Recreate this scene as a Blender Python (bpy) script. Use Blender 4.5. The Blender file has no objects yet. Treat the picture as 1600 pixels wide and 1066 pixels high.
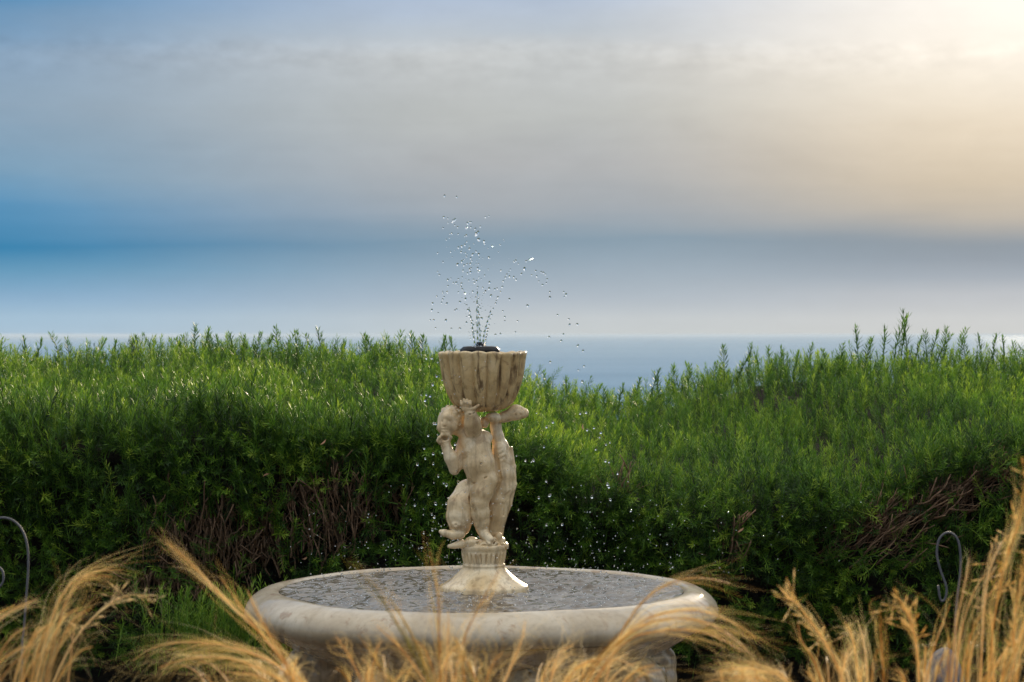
import bpy, bmesh, math, random
import numpy as np
from mathutils import Vector, Matrix

random.seed(7)
rng = np.random.default_rng(11)
S = bpy.context.scene
COL = S.collection
R = math.radians

# ------------------------------------------------------------------ camera
FPX, CX, CY0 = 3500.0, 800.0, 522.0          # focal length in photo pixels, centre column, horizon row
D, H, XC = 5.8, 1.213, 0.0795                # distance to fountain axis, eye height, sideways offset
cam = bpy.data.cameras.new('camera')
cam.sensor_width = 36.0
cam.lens = 36.0 * FPX / 1600.0
cam.clip_start = 0.05
cam.clip_end = 200000.0
cam.dof.use_dof = True
cam.dof.focus_distance = D + 0.7
cam.dof.aperture_fstop = 7.5
camo = bpy.data.objects.new('camera', cam)
COL.objects.link(camo)
camo.location = (XC, -D, H)
camo.rotation_euler = (R(90) - 11.0 / FPX, 0, 0)
S.camera = camo

def at(px, py, d=D):
    """photo pixel at distance d in front of the camera -> world point"""
    return Vector((XC + (px - CX) * d / FPX, d - D, H - (py - CY0) * d / FPX))

# ------------------------------------------------------------------ render + exposure
S.render.engine = 'CYCLES'
S.cycles.use_denoising = True
S.cycles.denoiser = 'OPENIMAGEDENOISE'
S.cycles.max_bounces = 10
S.cycles.transparent_max_bounces = 12
S.cycles.transmission_bounces = 8
S.cycles.sample_clamp_indirect = 12.0
S.view_settings.view_transform = 'Standard'
S.view_settings.look = 'None'
S.view_settings.exposure = 0.0
S.view_settings.gamma = 1.0
S.view_settings.use_curve_mapping = False

# ------------------------------------------------------------------ sun + sky
SUN_AZ, SUN_EL = R(12.8), R(9.0)            # to the right of the view axis, above the horizon
SUN_DIR = Vector((math.sin(SUN_AZ) * math.cos(SUN_EL), math.cos(SUN_AZ) * math.cos(SUN_EL), math.sin(SUN_EL)))
sun = bpy.data.lights.new('sun', 'SUN')
sun.energy = 5.0
sun.angle = R(2.0)
sun.color = (1.0, 0.80, 0.55)
suno = bpy.data.objects.new('sun', sun)
COL.objects.link(suno)
suno.rotation_euler = SUN_DIR.to_track_quat('Z', 'Y').to_euler()
suno.location = (6, 12, 8)

def s2l(c):
    out = []
    for v in c:
        v = v / 255.0
        out.append(v / 12.92 if v <= 0.04045 else ((v + 0.055) / 1.055) ** 2.4)
    return tuple(out)

world = bpy.data.worlds.new('World')
S.world = world
world.use_nodes = True
nt = world.node_tree
nt.nodes.clear()

class NB:
    """small helper to write node trees as expressions"""
    def __init__(self, tree): self.t = tree; self.n = tree.nodes; self.l = tree.links
    def node(self, kind, **kw):
        n = self.n.new(kind)
        for k, v in kw.items(): setattr(n, k, v)
        return n
    def put(self, sock, v):
        if hasattr(v, 'is_linked') or isinstance(v, bpy.types.NodeSocket): self.l.new(v, sock)
        else: sock.default_value = v
    def math(self, op, a, b=0.0, c=0.0, clamp=False):
        n = self.node('ShaderNodeMath', operation=op); n.use_clamp = clamp
        for i, v in enumerate((a, b, c)): self.put(n.inputs[i], v)
        return n.outputs[0]
    def vmath(self, op, a, b=(0, 0, 0)):
        n = self.node('ShaderNodeVectorMath', operation=op)
        self.put(n.inputs[0], a); self.put(n.inputs[1], b)
        return n.outputs['Value'] if op in ('DOT_PRODUCT', 'LENGTH') else n.outputs[0]
    def ss(self, v, lo, hi, a=0.0, b=1.0):
        n = self.node('ShaderNodeMapRange', interpolation_type='SMOOTHSTEP')
        self.put(n.inputs['Value'], v)
        for k, x in zip(('From Min', 'From Max', 'To Min', 'To Max'), (lo, hi, a, b)): self.put(n.inputs[k], x)
        return n.outputs[0]
    def ramp(self, fac, stops, interp='LINEAR'):
        n = self.node('ShaderNodeValToRGB'); cr = n.color_ramp; cr.interpolation = interp
        while len(cr.elements) > 1: cr.elements.remove(cr.elements[-1])
        for i, (p, c) in enumerate(stops):
            e = cr.elements[0] if i == 0 else cr.elements.new(p)
            e.position = p; e.color = (*c[:3], 1)
        self.put(n.inputs[0], fac)
        return n.outputs[0]
    def mix(self, f, a, b, blend='MIX'):
        n = self.node('ShaderNodeMix', data_type='RGBA', blend_type=blend)
        self.put(n.inputs[0], f)
        for i, v in ((6, a), (7, b)):
            self.put(n.inputs[i], (*v, 1) if isinstance(v, tuple) and len(v) == 3 else v)
        return n.outputs[2]
    def noise(self, vec, scale, detail=4.0, rough=0.5, dist=0.0):
        n = self.node('ShaderNodeTexNoise')
        if vec is not None: self.l.new(vec, n.inputs['Vector'])
        n.inputs['Scale'].default_value = scale; n.inputs['Detail'].default_value = detail
        n.inputs['Roughness'].default_value = rough; n.inputs['Distortion'].default_value = dist
        return n.outputs['Fac']
    def comb(self, x, y, z):
        n = self.node('ShaderNodeCombineXYZ')
        for i, v in enumerate((x, y, z)): self.put(n.inputs[i], v)
        return n.outputs[0]

w = NB(nt)
gen = w.node('ShaderNodeTexCoord').outputs['Generated']
sep = w.node('ShaderNodeSeparateXYZ'); nt.links.new(gen, sep.inputs[0])
elev = w.math('MULTIPLY', w.math('ARCSINE', sep.outputs[2]), 180 / math.pi)
azim = w.math('MULTIPLY', w.math('ARCTAN2', sep.outputs[0], sep.outputs[1]), 180 / math.pi)
sunang = w.math('MULTIPLY', w.math('ARCCOSINE', w.math('MINIMUM', w.vmath('DOT_PRODUCT', gen, tuple(SUN_DIR)), 0.99999)), 180 / math.pi)
# layered cloud: the elevation is warped by stretched noise so that the strata undulate
lowv = w.comb(w.math('MULTIPLY', azim, 0.06), w.math('MULTIPLY', elev, 0.30), 3.1)
n1 = w.noise(lowv, 1.0, 3.0, 0.5)
finev = w.comb(w.math('MULTIPLY', azim, 1.1), w.math('MULTIPLY', elev, 2.4), 8.4)
n2 = w.noise(finev, 1.0, 5.0, 0.6)
streakv = w.comb(w.math('MULTIPLY', azim, 0.16), w.math('MULTIPLY', elev, 2.2), 1.7)
n4 = w.noise(w.comb(w.math('MULTIPLY', azim, 0.30), w.math('MULTIPLY', elev, 0.75), 5.2), 1.0, 6.0, 0.6, 0.4)
n3 = w.noise(streakv, 1.0, 4.0, 0.55)
warp = w.math('ADD', w.math('MULTIPLY', w.math('SUBTRACT', n1, 0.5), 1.6), w.math('MULTIPLY', w.math('SUBTRACT', n3, 0.5), 0.45))
warp = w.math('MULTIPLY', warp, w.ss(elev, 0.3, 3.0))
e2 = w.math('MAXIMUM', w.math('ADD', elev, warp), 0.0)
p = w.math('SQRT', w.math('DIVIDE', e2, 90.0))
def stops(tab): return [(math.sqrt(max(e, 0.0) / 90.0), s2l(c)) for e, c in tab]
far = w.ramp(p, stops([(0, (172, 196, 214)), (.45, (162, 192, 214)), (.9, (138, 176, 206)), (1.6, (96, 154, 190)), (2.3, (46, 130, 176)), (3.2, (84, 146, 188)),
                       (4.2, (122, 160, 188)), (5.6, (140, 165, 187)), (7.0, (132, 160, 187)), (8.2, (84, 142, 186)), (11, (92, 146, 190)), (20, (158, 178, 200)), (45, (200, 200, 200)), (90, (210, 207, 202))]))
mid = w.ramp(p, stops([(0, (192, 202, 206)), (.4, (188, 199, 206)), (.9, (168, 184, 198)), (1.6, (146, 168, 186)), (2.3, (124, 152, 173)), (3.1, (156, 167, 178)),
                       (4.4, (172, 176, 180)), (5.8, (184, 188, 188)), (7.0, (196, 200, 202)), (7.5, (186, 196, 206)), (8.4, (176, 192, 214)), (11, (176, 192, 212)), (20, (200, 203, 205)), (45, (208, 206, 202)), (90, (210, 207, 202))]))
near = w.ramp(p, stops([(0, (204, 207, 208)), (.4, (200, 205, 208)), (1.0, (188, 192, 198)), (1.45, (142, 156, 174)), (1.9, (114, 131, 152)), (2.4, (118, 132, 148)), (2.9, (158, 156, 152)), (3.4, (198, 182, 158)),
                        (3.9, (212, 193, 164)), (5.0, (226, 210, 186)), (6.2, (238, 228, 212)), (7.2, (246, 238, 226)), (8.4, (246, 242, 236)), (12, (246, 242, 236)), (20, (226, 224, 220)), (45, (212, 209, 203)), (90, (210, 207, 202))]))
cl = w.mix(w.ss(sunang, 27.3, 13.6), far, mid)
cl = w.mix(w.ss(sunang, 12.2, 1.6), cl, near)
# fine cloud texture (cauliflower upper edge of the bank, faint streaks elsewhere)
edge = w.math('MULTIPLY', w.ss(w.math('ADD', elev, w.math('MULTIPLY', n1, 0.8)), 6.4, 7.5), w.ss(w.math('ADD', elev, w.math('MULTIPLY', n1, 0.8)), 7.95, 7.6))
tex = w.math('ADD', w.math('MULTIPLY', w.math('SUBTRACT', n2, 0.5), w.math('ADD', w.math('MULTIPLY', edge, 0.42), 0.07)),
             w.math('ADD', w.math('MULTIPLY', w.math('SUBTRACT', n3, 0.5), 0.05), w.math('MULTIPLY', w.math('SUBTRACT', n4, 0.5), w.ss(elev, 2.0, 4.5, 0.02, 0.20))))
cl = w.mix(1.0, cl, w.comb(w.math('ADD', 1.0, tex), w.math('ADD', 1.0, tex), w.math('ADD', 1.0, tex)), 'MULTIPLY')
# bright aureole of the veiled sun, and the overcast law (zenith brighter than horizon)
aur = w.math('MULTIPLY', w.math('POWER', 2.718, w.math('DIVIDE', sunang, -1.9)), 0.7)
bright = w.math('ADD', 1.0, w.math('MULTIPLY', w.math('MAXIMUM', w.math('SINE', w.math('MULTIPLY', w.math('MAXIMUM', w.math('SUBTRACT', elev, 9.0), 0.0), math.pi / 180)), 0.0), 2.0))
bgc = w.node('ShaderNodeBackground'); nt.links.new(w.mix(aur, cl, (1.25, 1.15, 1.0)), bgc.inputs[0]); nt.links.new(bright, bgc.inputs[1])
sky = w.node('ShaderNodeTexSky', sky_type='NISHITA')
sky.sun_disc = False
sky.sun_elevation = SUN_EL
sky.sun_rotation = SUN_AZ
sky.air_density = 1.0; sky.dust_density = 1.0; sky.ozone_density = 2.0
bgs = w.node('ShaderNodeBackground'); nt.links.new(sky.outputs[0], bgs.inputs[0]); bgs.inputs[1].default_value = 0.05
mixs = w.node('ShaderNodeMixShader'); mixs.inputs[0].default_value = 0.97       # cloud cover
nt.links.new(bgs.outputs[0], mixs.inputs[1]); nt.links.new(bgc.outputs[0], mixs.inputs[2])
outw = w.node('ShaderNodeOutputWorld'); nt.links.new(mixs.outputs[0], outw.inputs[0])

# ------------------------------------------------------------------ helpers
def link(o, parent=None):
    COL.objects.link(o)
    if parent is not None: o.parent = parent
    return o

def tag(o, label=None, cat=None, group=None, kind=None):
    for k, v in (('label', label), ('category', cat), ('group', group), ('kind', kind)):
        if v is not None: o[k] = v
    return o

def empty(name, loc=(0, 0, 0), parent=None):
    o = bpy.data.objects.new(name, None); o.location = loc; o.empty_display_size = 0.05
    return link(o, parent)

def new_mesh(name, V, F, mat, smooth=True, attrs=None):
    """V (n,3) array, F (m,3) or (m,4) array, or a list of such arrays"""
    V = np.asarray(V, np.float32)
    Fs = F if isinstance(F, list) and len(F) and isinstance(F[0], np.ndarray) else [np.asarray(F)]
    loops = np.concatenate([f.reshape(-1) for f in Fs]).astype(np.int32)
    tot = np.concatenate([np.full(len(f), f.shape[1], np.int32) for f in Fs])
    me = bpy.data.meshes.new(name)
    me.vertices.add(len(V)); me.vertices.foreach_set('co', V.reshape(-1))
    me.loops.add(len(loops)); me.loops.foreach_set('vertex_index', loops)
    me.polygons.add(len(tot))
    st = np.zeros(len(tot), np.int32); st[1:] = np.cumsum(tot)[:-1]
    me.polygons.foreach_set('loop_start', st); me.polygons.foreach_set('loop_total', tot)
    me.polygons.foreach_set('use_smooth', np.full(len(tot), smooth))
    if attrs:
        for k, a in attrs.items():
            at_ = me.attributes.new(k, 'FLOAT', 'POINT'); at_.data.foreach_set('value', np.asarray(a, np.float32))
    me.materials.append(mat)
    me.update(calc_edges=True); me.validate()
    return me

def obj(name, me, parent=None, loc=None):
    o = bpy.data.objects.new(name, me)
    if loc is not None: o.location = loc
    return link(o, parent)

def lathe(profile, n, radial=None, zoff=None, close=True):
    """revolve a list of (r, z); radial(theta, i) scales r, zoff(theta, i) adds to z"""
    th = np.linspace(0, 2 * np.pi, n, endpoint=False)
    V = []
    for i, (r, z) in enumerate(profile):
        rr = np.full(n, r) * (radial(th, i) if radial else 1.0)
        zz = np.full(n, z) + (zoff(th, i) if zoff else 0.0)
        V.append(np.stack([rr * np.cos(th), rr * np.sin(th), zz], 1))
    V = np.concatenate(V); k = len(profile)
    a = np.arange(n); b = (a + 1) % n
    F = np.concatenate([np.stack([i * n + a, i * n + b, (i + 1) * n + b, (i + 1) * n + a], 1) for i in range(k - 1)])
    return V, F

def resample(pts, k):
    """smooth Catmull-Rom through pts, k points"""
    P = np.asarray(pts, float)
    if len(P) == 2:
        t = np.linspace(0, 1, k)[:, None]; return P[0] * (1 - t) + P[1] * t
    Q = np.concatenate([[2 * P[0] - P[1]], P, [2 * P[-1] - P[-2]]])
    u = np.linspace(0, len(P) - 1 - 1e-6, k); i = u.astype(int); f = (u - i)[:, None]
    p0, p1, p2, p3 = Q[i], Q[i + 1], Q[i + 2], Q[i + 3]
    return 0.5 * (2 * p1 + (p2 - p0) * f + (2 * p0 - 5 * p1 + 4 * p2 - p3) * f ** 2 + (3 * p1 - p0 - 3 * p2 + p3) * f ** 3)

def tube(path, rad, n=8):
    P = np.asarray(path, float); k = len(P)
    rad = np.broadcast_to(np.asarray(rad, float), (k,))
    T = np.gradient(P, axis=0); T /= np.linalg.norm(T, axis=1)[:, None] + 1e-12
    ref = np.array([0.31, 0.83, 0.46]); N = np.cross(T, ref); N /= np.linalg.norm(N, axis=1)[:, None] + 1e-9
    B = np.cross(T, N)
    th = np.linspace(0, 2 * np.pi, n, endpoint=False)
    V = (P[:, None] + rad[:, None, None] * (np.cos(th)[None, :, None] * N[:, None] + np.sin(th)[None, :, None] * B[:, None])).reshape(-1, 3)
    a = np.arange(n); b = (a + 1) % n
    F = np.concatenate([np.stack([i * n + a, i * n + b, (i + 1) * n + b, (i + 1) * n + a], 1) for i in range(k - 1)])
    V = np.concatenate([V, P[:1], P[-1:]]); c0 = len(V) - 2
    caps = np.concatenate([np.stack([np.full(n, c0), b, a], 1), np.stack([np.full(n, c0 + 1), (k - 1) * n + a, (k - 1) * n + b], 1)])
    return V, [F, caps]

def join(parts):
    """[(V, F or [F..])] -> V, [quads, tris]"""
    Vs, Q, T, o = [], [], [], 0
    for V, F in parts:
        for f in (F if isinstance(F, list) else [F]):
            (Q if f.shape[1] == 4 else T).append(f + o)
        Vs.append(V); o += len(V)
    out = []
    if Q: out.append(np.concatenate(Q))
    if T: out.append(np.concatenate(T))
    return np.concatenate(Vs), out

# ------------------------------------------------------------------ materials
def material(name):
    m = bpy.data.materials.new(name); m.use_nodes = True
    m.node_tree.nodes.clear()
    return m, NB(m.node_tree)

def finish(b, shader, vol=None):
    o = b.node('ShaderNodeOutputMaterial'); b.l.new(shader, o.inputs[0])

def principled(b, **kw):
    n = b.node('ShaderNodeBsdfPrincipled')
    for k, v in kw.items():
        b.put(n.inputs[k], (*v, 1) if isinstance(v, tuple) and len(v) == 3 and k in ('Base Color', 'Coat Tint') else v)
    return n

def bump(b, h, strength, dist):
    n = b.node('ShaderNodeBump'); n.inputs['Strength'].default_value = strength; n.inputs['Distance'].default_value = dist
    b.l.new(h, n.inputs['Height']); return n.outputs[0]

def stone_mat(name, cols, stain, streak=0.0, rough=(0.22, 0.5), coat=0.25, scale=1.0, vmix=0.55):
    m, b = material(name)
    co = b.node('ShaderNodeTexCoord').outputs['Object']
    big = b.noise(co, 9.0 * scale, 5, 0.6, 0.6)
    fine = b.noise(co, 90.0 * scale, 5, 0.65)
    vein = b.noise(co, 16.0 * scale, 8, 0.62, 2.2)
    base = b.ramp(big, [(0.30, cols[0]), (0.5, cols[1]), (0.68, cols[2])])
    base = b.mix(b.ss(vein, 0.54, 0.66, 0, vmix), base, stain)
    mp = b.node('ShaderNodeMapping'); b.l.new(co, mp.inputs[0]); mp.inputs['Scale'].default_value = (1, 1, 0.12)
    st = b.noise(mp.outputs[0], 55.0 * scale, 4, 0.6)
    if streak: base = b.mix(b.ss(st, 0.50, 0.68, 0, streak), base, tuple(c * 0.45 for c in stain))
    base = b.mix(b.ss(fine, 0.42, 0.75, 0, 0.35), base, tuple(c * 0.6 for c in cols[0]))
    rg = b.ss(b.noise(co, 22.0 * scale, 4, 0.6), 0.35, 0.65, rough[0], rough[1])
    hgt = b.math('ADD', b.math('MULTIPLY', fine, 0.5), b.noise(co, 26.0 * scale, 6, 0.6))
    n = principled(b, **{'Base Color': base, 'Roughness': rg, 'Specular IOR Level': 0.5, 'Coat Weight': coat, 'Coat Roughness': 0.06, 'Coat IOR': 1.33,
                         'Normal': bump(b, hgt, 0.25, 0.003)})
    finish(b, n.outputs[0]); return m

M_STATUE = stone_mat('statue_stone', [(0.46, 0.31, 0.145), (0.68, 0.51, 0.285), (0.79, 0.65, 0.43)], (0.32, 0.19, 0.08), 0.42, coat=0.10, vmix=0.6)
M_BOWL = stone_mat('bowl_stone', [(0.46, 0.31, 0.135), (0.61, 0.44, 0.21), (0.70, 0.55, 0.32)], (0.20, 0.11, 0.045), 0.95)
M_BASIN = stone_mat('basin_stone', [(0.30, 0.22, 0.125), (0.43, 0.345, 0.23), (0.53, 0.45, 0.33)], (0.27, 0.155, 0.075), 0.0, (0.35, 0.55), 0.6, 0.6, 0.75)
M_BASE = stone_mat('pedestal_stone', [(0.32, 0.22, 0.12), (0.46, 0.34, 0.205), (0.56, 0.46, 0.33)], (0.22, 0.13, 0.06), 0.4, (0.15, 0.4), 0.6)

def leaf_mat(name, stops_, transl=0.35, rough=0.42, tcol=1.25, spec=0.4):
    m, b = material(name)
    at_ = b.node('ShaderNodeAttribute', attribute_name='tint').outputs['Fac']
    c = b.ramp(at_, stops_)
    n = principled(b, **{'Base Color': c, 'Roughness': rough, 'Specular IOR Level': spec})
    t = b.node('ShaderNodeBsdfTranslucent'); b.l.new(b.mix(1.0, c, (tcol, tcol, tcol * 0.7), 'MULTIPLY'), t.inputs[0])
    mx = b.node('ShaderNodeMixShader'); mx.inputs[0].default_value = transl
    b.l.new(n.outputs[0], mx.inputs[1]); b.l.new(t.outputs[0], mx.inputs[2])
    finish(b, mx.outputs[0]); return m

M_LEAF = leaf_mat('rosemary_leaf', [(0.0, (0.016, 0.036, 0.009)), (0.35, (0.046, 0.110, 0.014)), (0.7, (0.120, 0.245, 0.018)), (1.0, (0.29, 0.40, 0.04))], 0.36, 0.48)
M_GRASS = leaf_mat('dry_grass', [(0.0, (0.34, 0.29, 0.06)), (0.25, (0.54, 0.31, 0.11)), (0.6, (0.80, 0.56, 0.25)), (1.0, (0.90, 0.75, 0.48))], 0.5, 0.55, 1.15, 0.25)

def plain_mat(name, cols, scale=20, rough=0.8, metal=0.0, bmp=0.3, bd=0.004, spec=0.4):
    m, b = material(name)
    co = b.node('ShaderNodeTexCoord').outputs['Object']
    f = b.noise(co, scale, 6, 0.65)
    c = b.ramp(f, [(0.32, cols[0]), (0.68, cols[1])])
    n = principled(b, **{'Base Color': c, 'Roughness': rough, 'Metallic': metal, 'Specular IOR Level': spec, 'Normal': bump(b, f, bmp, bd)})
    finish(b, n.outputs[0]); return m

M_BARK = plain_mat('twig_bark', [(0.085, 0.048, 0.026), (0.26, 0.155, 0.085)], 120, 0.85)
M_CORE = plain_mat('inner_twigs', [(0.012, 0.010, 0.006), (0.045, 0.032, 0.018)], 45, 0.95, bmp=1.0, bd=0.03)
M_DRYLEAF = plain_mat('dry_leaf', [(0.30, 0.14, 0.07), (0.42, 0.24, 0.13)], 60, 0.7)
M_SOIL = plain_mat('soil', [(0.06, 0.042, 0.026), (0.16, 0.115, 0.07)], 6, 0.95, bmp=0.8, bd=0.03)
M_WIRE = plain_mat('grey_coated_wire', [(0.07, 0.07, 0.075), (0.12, 0.12, 0.125)], 60, 0.65, 0.0, spec=0.25)
M_PUMP = plain_mat('black_plastic', [(0.006, 0.006, 0.006), (0.012, 0.012, 0.012)], 80, 0.45, bmp=0.1, spec=0.2)
M_GRANITE = plain_mat('dark_granite', [(0.025, 0.026, 0.032), (0.16, 0.16, 0.18)], 260, 0.6, bmp=0.2)

m, b = material('water_drop')
n = principled(b, **{'Base Color': (1, 1, 1), 'Roughness': 0.0, 'IOR': 1.333, 'Transmission Weight': 1.0})
finish(b, n.outputs[0]); M_DROP = m

m, b = material('basin_water')
co = b.node('ShaderNodeTexCoord').outputs['Object']
hgt = b.math('ADD', b.noise(co, 48.0, 4, 0.6, 0.6), b.math('MULTIPLY', b.noise(co, 120.0, 3, 0.6), 0.5))
n = principled(b, **{'Base Color': b.ramp(b.noise(co, 14, 4, 0.6), [(0.35, (0.10, 0.080, 0.058)), (0.65, (0.21, 0.18, 0.145))]), 'Roughness': 0.04, 'IOR': 1.333,
                     'Normal': bump(b, hgt, 0.25, 0.003)})
finish(b, n.outputs[0]); M_POOL = m

m, b = material('sea_water')
co = b.node('ShaderNodeTexCoord').outputs['Object']
mp = b.node('ShaderNodeMapping'); b.l.new(co, mp.inputs[0]); mp.inputs['Scale'].default_value = (0.0006, 0.0025, 1)
pat = b.noise(mp.outputs[0], 1.0, 4, 0.55)
df = b.node('ShaderNodeBsdfDiffuse'); b.l.new(b.ramp(pat, [(0.3, (0.060, 0.165, 0.270)), (0.7, (0.090, 0.210, 0.320))]), df.inputs[0])
gl = b.node('ShaderNodeBsdfGlossy'); gl.inputs['Roughness'].default_value = 0.03; gl.inputs['Color'].default_value = (0.9, 0.95, 1.0, 1)
n = b.node('ShaderNodeMixShader'); b.l.new(b.ss(pat, 0.3, 0.7, 0.42, 0.52), n.inputs[0]); b.l.new(df.outputs[0], n.inputs[1]); b.l.new(gl.outputs[0], n.inputs[2])
finish(b, n.outputs[0]); M_SEA = m

# ------------------------------------------------------------------ setting: ground and sea
SEA_Z = -55.0
gx = np.concatenate([np.linspace(-900, -20, 30), np.linspace(-16, 16, 41), np.linspace(20, 900, 30)])
gy = np.concatenate([np.linspace(-900, -20, 30), np.linspace(-16, 16, 41), np.linspace(19, 400, 90)])
X, Y = np.meshgrid(gx, gy, indexing='ij')
Z = -np.clip(Y - 11.0, 0, None) * 0.42
Z = np.maximum(Z, SEA_Z - 12.0)
Z += (0.012 * np.sin(X * 5.3 + 1) * np.sin(Y * 4.1) + 0.008 * np.sin(X * 11.7) * np.cos(Y * 9.3)) * (np.abs(X) < 17) * (np.abs(Y) < 11)
far_ = np.clip((np.abs(X) - 30) / 60, 0, 1) * np.clip((40 - Y) / 60, 0, 1)
Z -= far_ * 1.5 * (1 + np.sin(X * 0.05) * np.cos(Y * 0.07))
V = np.stack([X, Y, Z], -1).reshape(-1, 3)
ni, nj = X.shape
I = np.arange(ni * nj).reshape(ni, nj)
F = np.stack([I[:-1, :-1], I[1:, :-1], I[1:, 1:], I[:-1, 1:]], -1).reshape(-1, 4)
tag(obj('ground', new_mesh('ground', V, F, M_SOIL)), kind='structure', label='bare brown soil of the garden terrace under the hedge')
V = np.array([(-60000, 60, SEA_Z), (60000, 60, SEA_Z), (60000, 90000, SEA_Z), (-60000, 90000, SEA_Z)])
tag(obj('sea', new_mesh('sea', V, np.array([[0, 1, 2, 3]]), M_SEA, False)), kind='structure', label='calm blue sea reaching to the hazy horizon')

# ------------------------------------------------------------------ signed-distance sculpting
class Sculpt:
    """accumulates smooth unions of rounded shapes on a grid (units: photo pixels at the fountain; t points to the camera)"""
    def __init__(self, lo, hi, h):
        self.lo = np.array(lo, float); self.h = h
        self.n = np.ceil((np.array(hi) - self.lo) / h).astype(int) + 1
        self.f = np.full(self.n, 60.0, np.float32)
    def box(self, c0, c1):
        a = np.clip(np.floor((np.minimum(c0, c1) - self.lo) / self.h).astype(int), 0, self.n - 2)
        e = np.clip(np.ceil((np.maximum(c0, c1) - self.lo) / self.h).astype(int) + 1, a + 1, self.n)
        sl = tuple(slice(i, j) for i, j in zip(a, e))
        g = np.meshgrid(*[self.lo[k] + self.h * np.arange(a[k], e[k]) for k in range(3)], indexing='ij')
        return sl, np.stack(g, -1)
    def merge(self, sl, d, k, op):
        f = self.f[sl]
        if op == 'add':
            hh = np.clip(0.5 + 0.5 * (f - d) / k, 0, 1); self.f[sl] = f * (1 - hh) + d * hh - k * hh * (1 - hh)
        else:
            hh = np.clip(0.5 - 0.5 * (f + d) / k, 0, 1); self.f[sl] = f * (1 - hh) - d * hh + k * hh * (1 - hh)
    def cone(self, a, ra, b_, rb, k=3.0, op='add'):
        a = np.array(a, float); b_ = np.array(b_, float); m_ = max(ra, rb) + 3 * k + 4
        sl, P = self.box(np.minimum(a, b_) - m_, np.maximum(a, b_) + m_)
        ab = b_ - a; t = np.clip(((P - a) @ ab) / max(ab @ ab, 1e-6), 0, 1)
        d = np.linalg.norm(P - a - t[..., None] * ab, axis=-1) - (ra + (rb - ra) * t)
        self.merge(sl, d, k, op)
    def chain(self, pts, k=3.0, op='add'):
        for q0, q1 in zip(pts[:-1], pts[1:]): self.cone(q0[:3], q0[3], q1[:3], q1[3], k, op)
    def ell(self, c, r, k=3.0, op='add', rot=0.0, yaw=0.0):
        c = np.array(c, float); r = np.array(r, float); m_ = max(r) + 3 * k + 4
        sl, P = self.box(c - m_, c + m_)
        Q = P - c
        if rot:
            cs, sn = math.cos(rot), math.sin(rot); Q = np.stack([Q[..., 0] * cs + Q[..., 1] * sn, -Q[..., 0] * sn + Q[..., 1] * cs, Q[..., 2]], -1)
        if yaw:
            cs, sn = math.cos(yaw), math.sin(yaw); Q = np.stack([Q[..., 0] * cs + Q[..., 2] * sn, Q[..., 1], -Q[..., 0] * sn + Q[..., 2] * cs], -1)
        k0 = np.linalg.norm(Q / r, axis=-1); k1 = np.linalg.norm(Q / (r * r), axis=-1)
        d = k0 * (k0 - 1) / np.maximum(k1, 1e-6)
        self.merge(sl, d, k, op)
    def mesh(self):
        f = self.f; ins = f < 0
        nx, ny, nz = f.shape
        c = lambda a, i, j, k: a[i:nx - 1 + i, j:ny - 1 + j, k:nz - 1 + k]
        cnt = np.zeros((nx - 1, ny - 1, nz - 1), np.int32); acc = np.zeros(cnt.shape + (3,), np.float32)
        corners = [(i, j, k) for i in (0, 1) for j in (0, 1) for k in (0, 1)]
        for q0 in corners:
            for ax in range(3):
                if q0[ax]: continue
                q1 = list(q0); q1[ax] = 1
                f0, f1 = c(f, *q0), c(f, *q1); x = (f0 < 0) != (f1 < 0)
                t = np.where(x, f0 / np.where(x, f0 - f1, 1), 0)
                cnt += x
                for k in range(3): acc[..., k] += np.where(x, q0[k] + (t if k == ax else 0), 0)
        act = cnt > 0
        idx = np.full(cnt.shape, -1, np.int64); idx[act] = np.arange(act.sum())
        V = (np.argwhere(act) + acc[act] / cnt[act][:, None]) * self.h + self.lo
        quads = []
        for ax in range(3):
            u, v = [(1, 2), (2, 0), (0, 1)][ax]
            s0 = [slice(None)] * 3; s1 = [slice(None)] * 3
            s0[ax] = slice(0, -1); s1[ax] = slice(1, None)
            a_, b__ = ins[tuple(s0)], ins[tuple(s1)]
            e = np.argwhere(a_ != b__)
            ok = (e[:, u] > 0) & (e[:, v] > 0) & (e[:, u] < f.shape[u] - 1) & (e[:, v] < f.shape[v] - 1)
            e = e[ok]
            def cell(du, dv):
                q = e.copy(); q[:, u] -= du; q[:, v] -= dv; return idx[q[:, 0], q[:, 1], q[:, 2]]
            Q = np.stack([cell(1, 1), cell(0, 1), cell(0, 0), cell(1, 0)], 1)
            flip = ~a_[e[:, 0], e[:, 1], e[:, 2]]
            Q[flip] = Q[flip][:, ::-1]
            quads.append(Q)
        return V, np.concatenate(quads)

SC = D / FPX                                     # metres per photo pixel at the fountain
FX = 755.0                                       # column of the statue's axis
def px2m(V):
    """(px, py, t) -> fountain-local metres (origin on the ground below the basin centre)"""
    V = np.asarray(V, float)
    return np.stack([XC + (V[:, 0] - CX) * SC, -V[:, 2] * SC, H - (V[:, 1] - CY0) * SC], 1)

fountain = empty('stone_fountain')
tag(fountain, 'pale stone fountain with round basin, cherub and dolphin carrying a fluted bowl', 'fountain')

# --- cherub
s = Sculpt((680, 612, -30), (790, 862, 64), 0.95)
s.chain([(743, 688, 12, 21), (745, 706, 13, 22.5), (748.5, 724, 15, 24.5), (753, 744, 13, 23)], 4)
s.ell((733, 690, 18), (13, 10, 9), 5); s.ell((754, 692, 18), (12, 9, 9), 5)             # breast
s.ell((768, 750, 2), (12, 15, 13), 5)                                                 # buttock
s.ell((751, 731, 26), (15, 12, 9), 5)                                                 # belly
s.cone((738, 682, 12), 12, (716, 670, 14), 10, 5)                                     # neck
s.cone((728, 688, 8), 10, (760, 684, 8), 10, 5)                                       # shoulders
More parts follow.
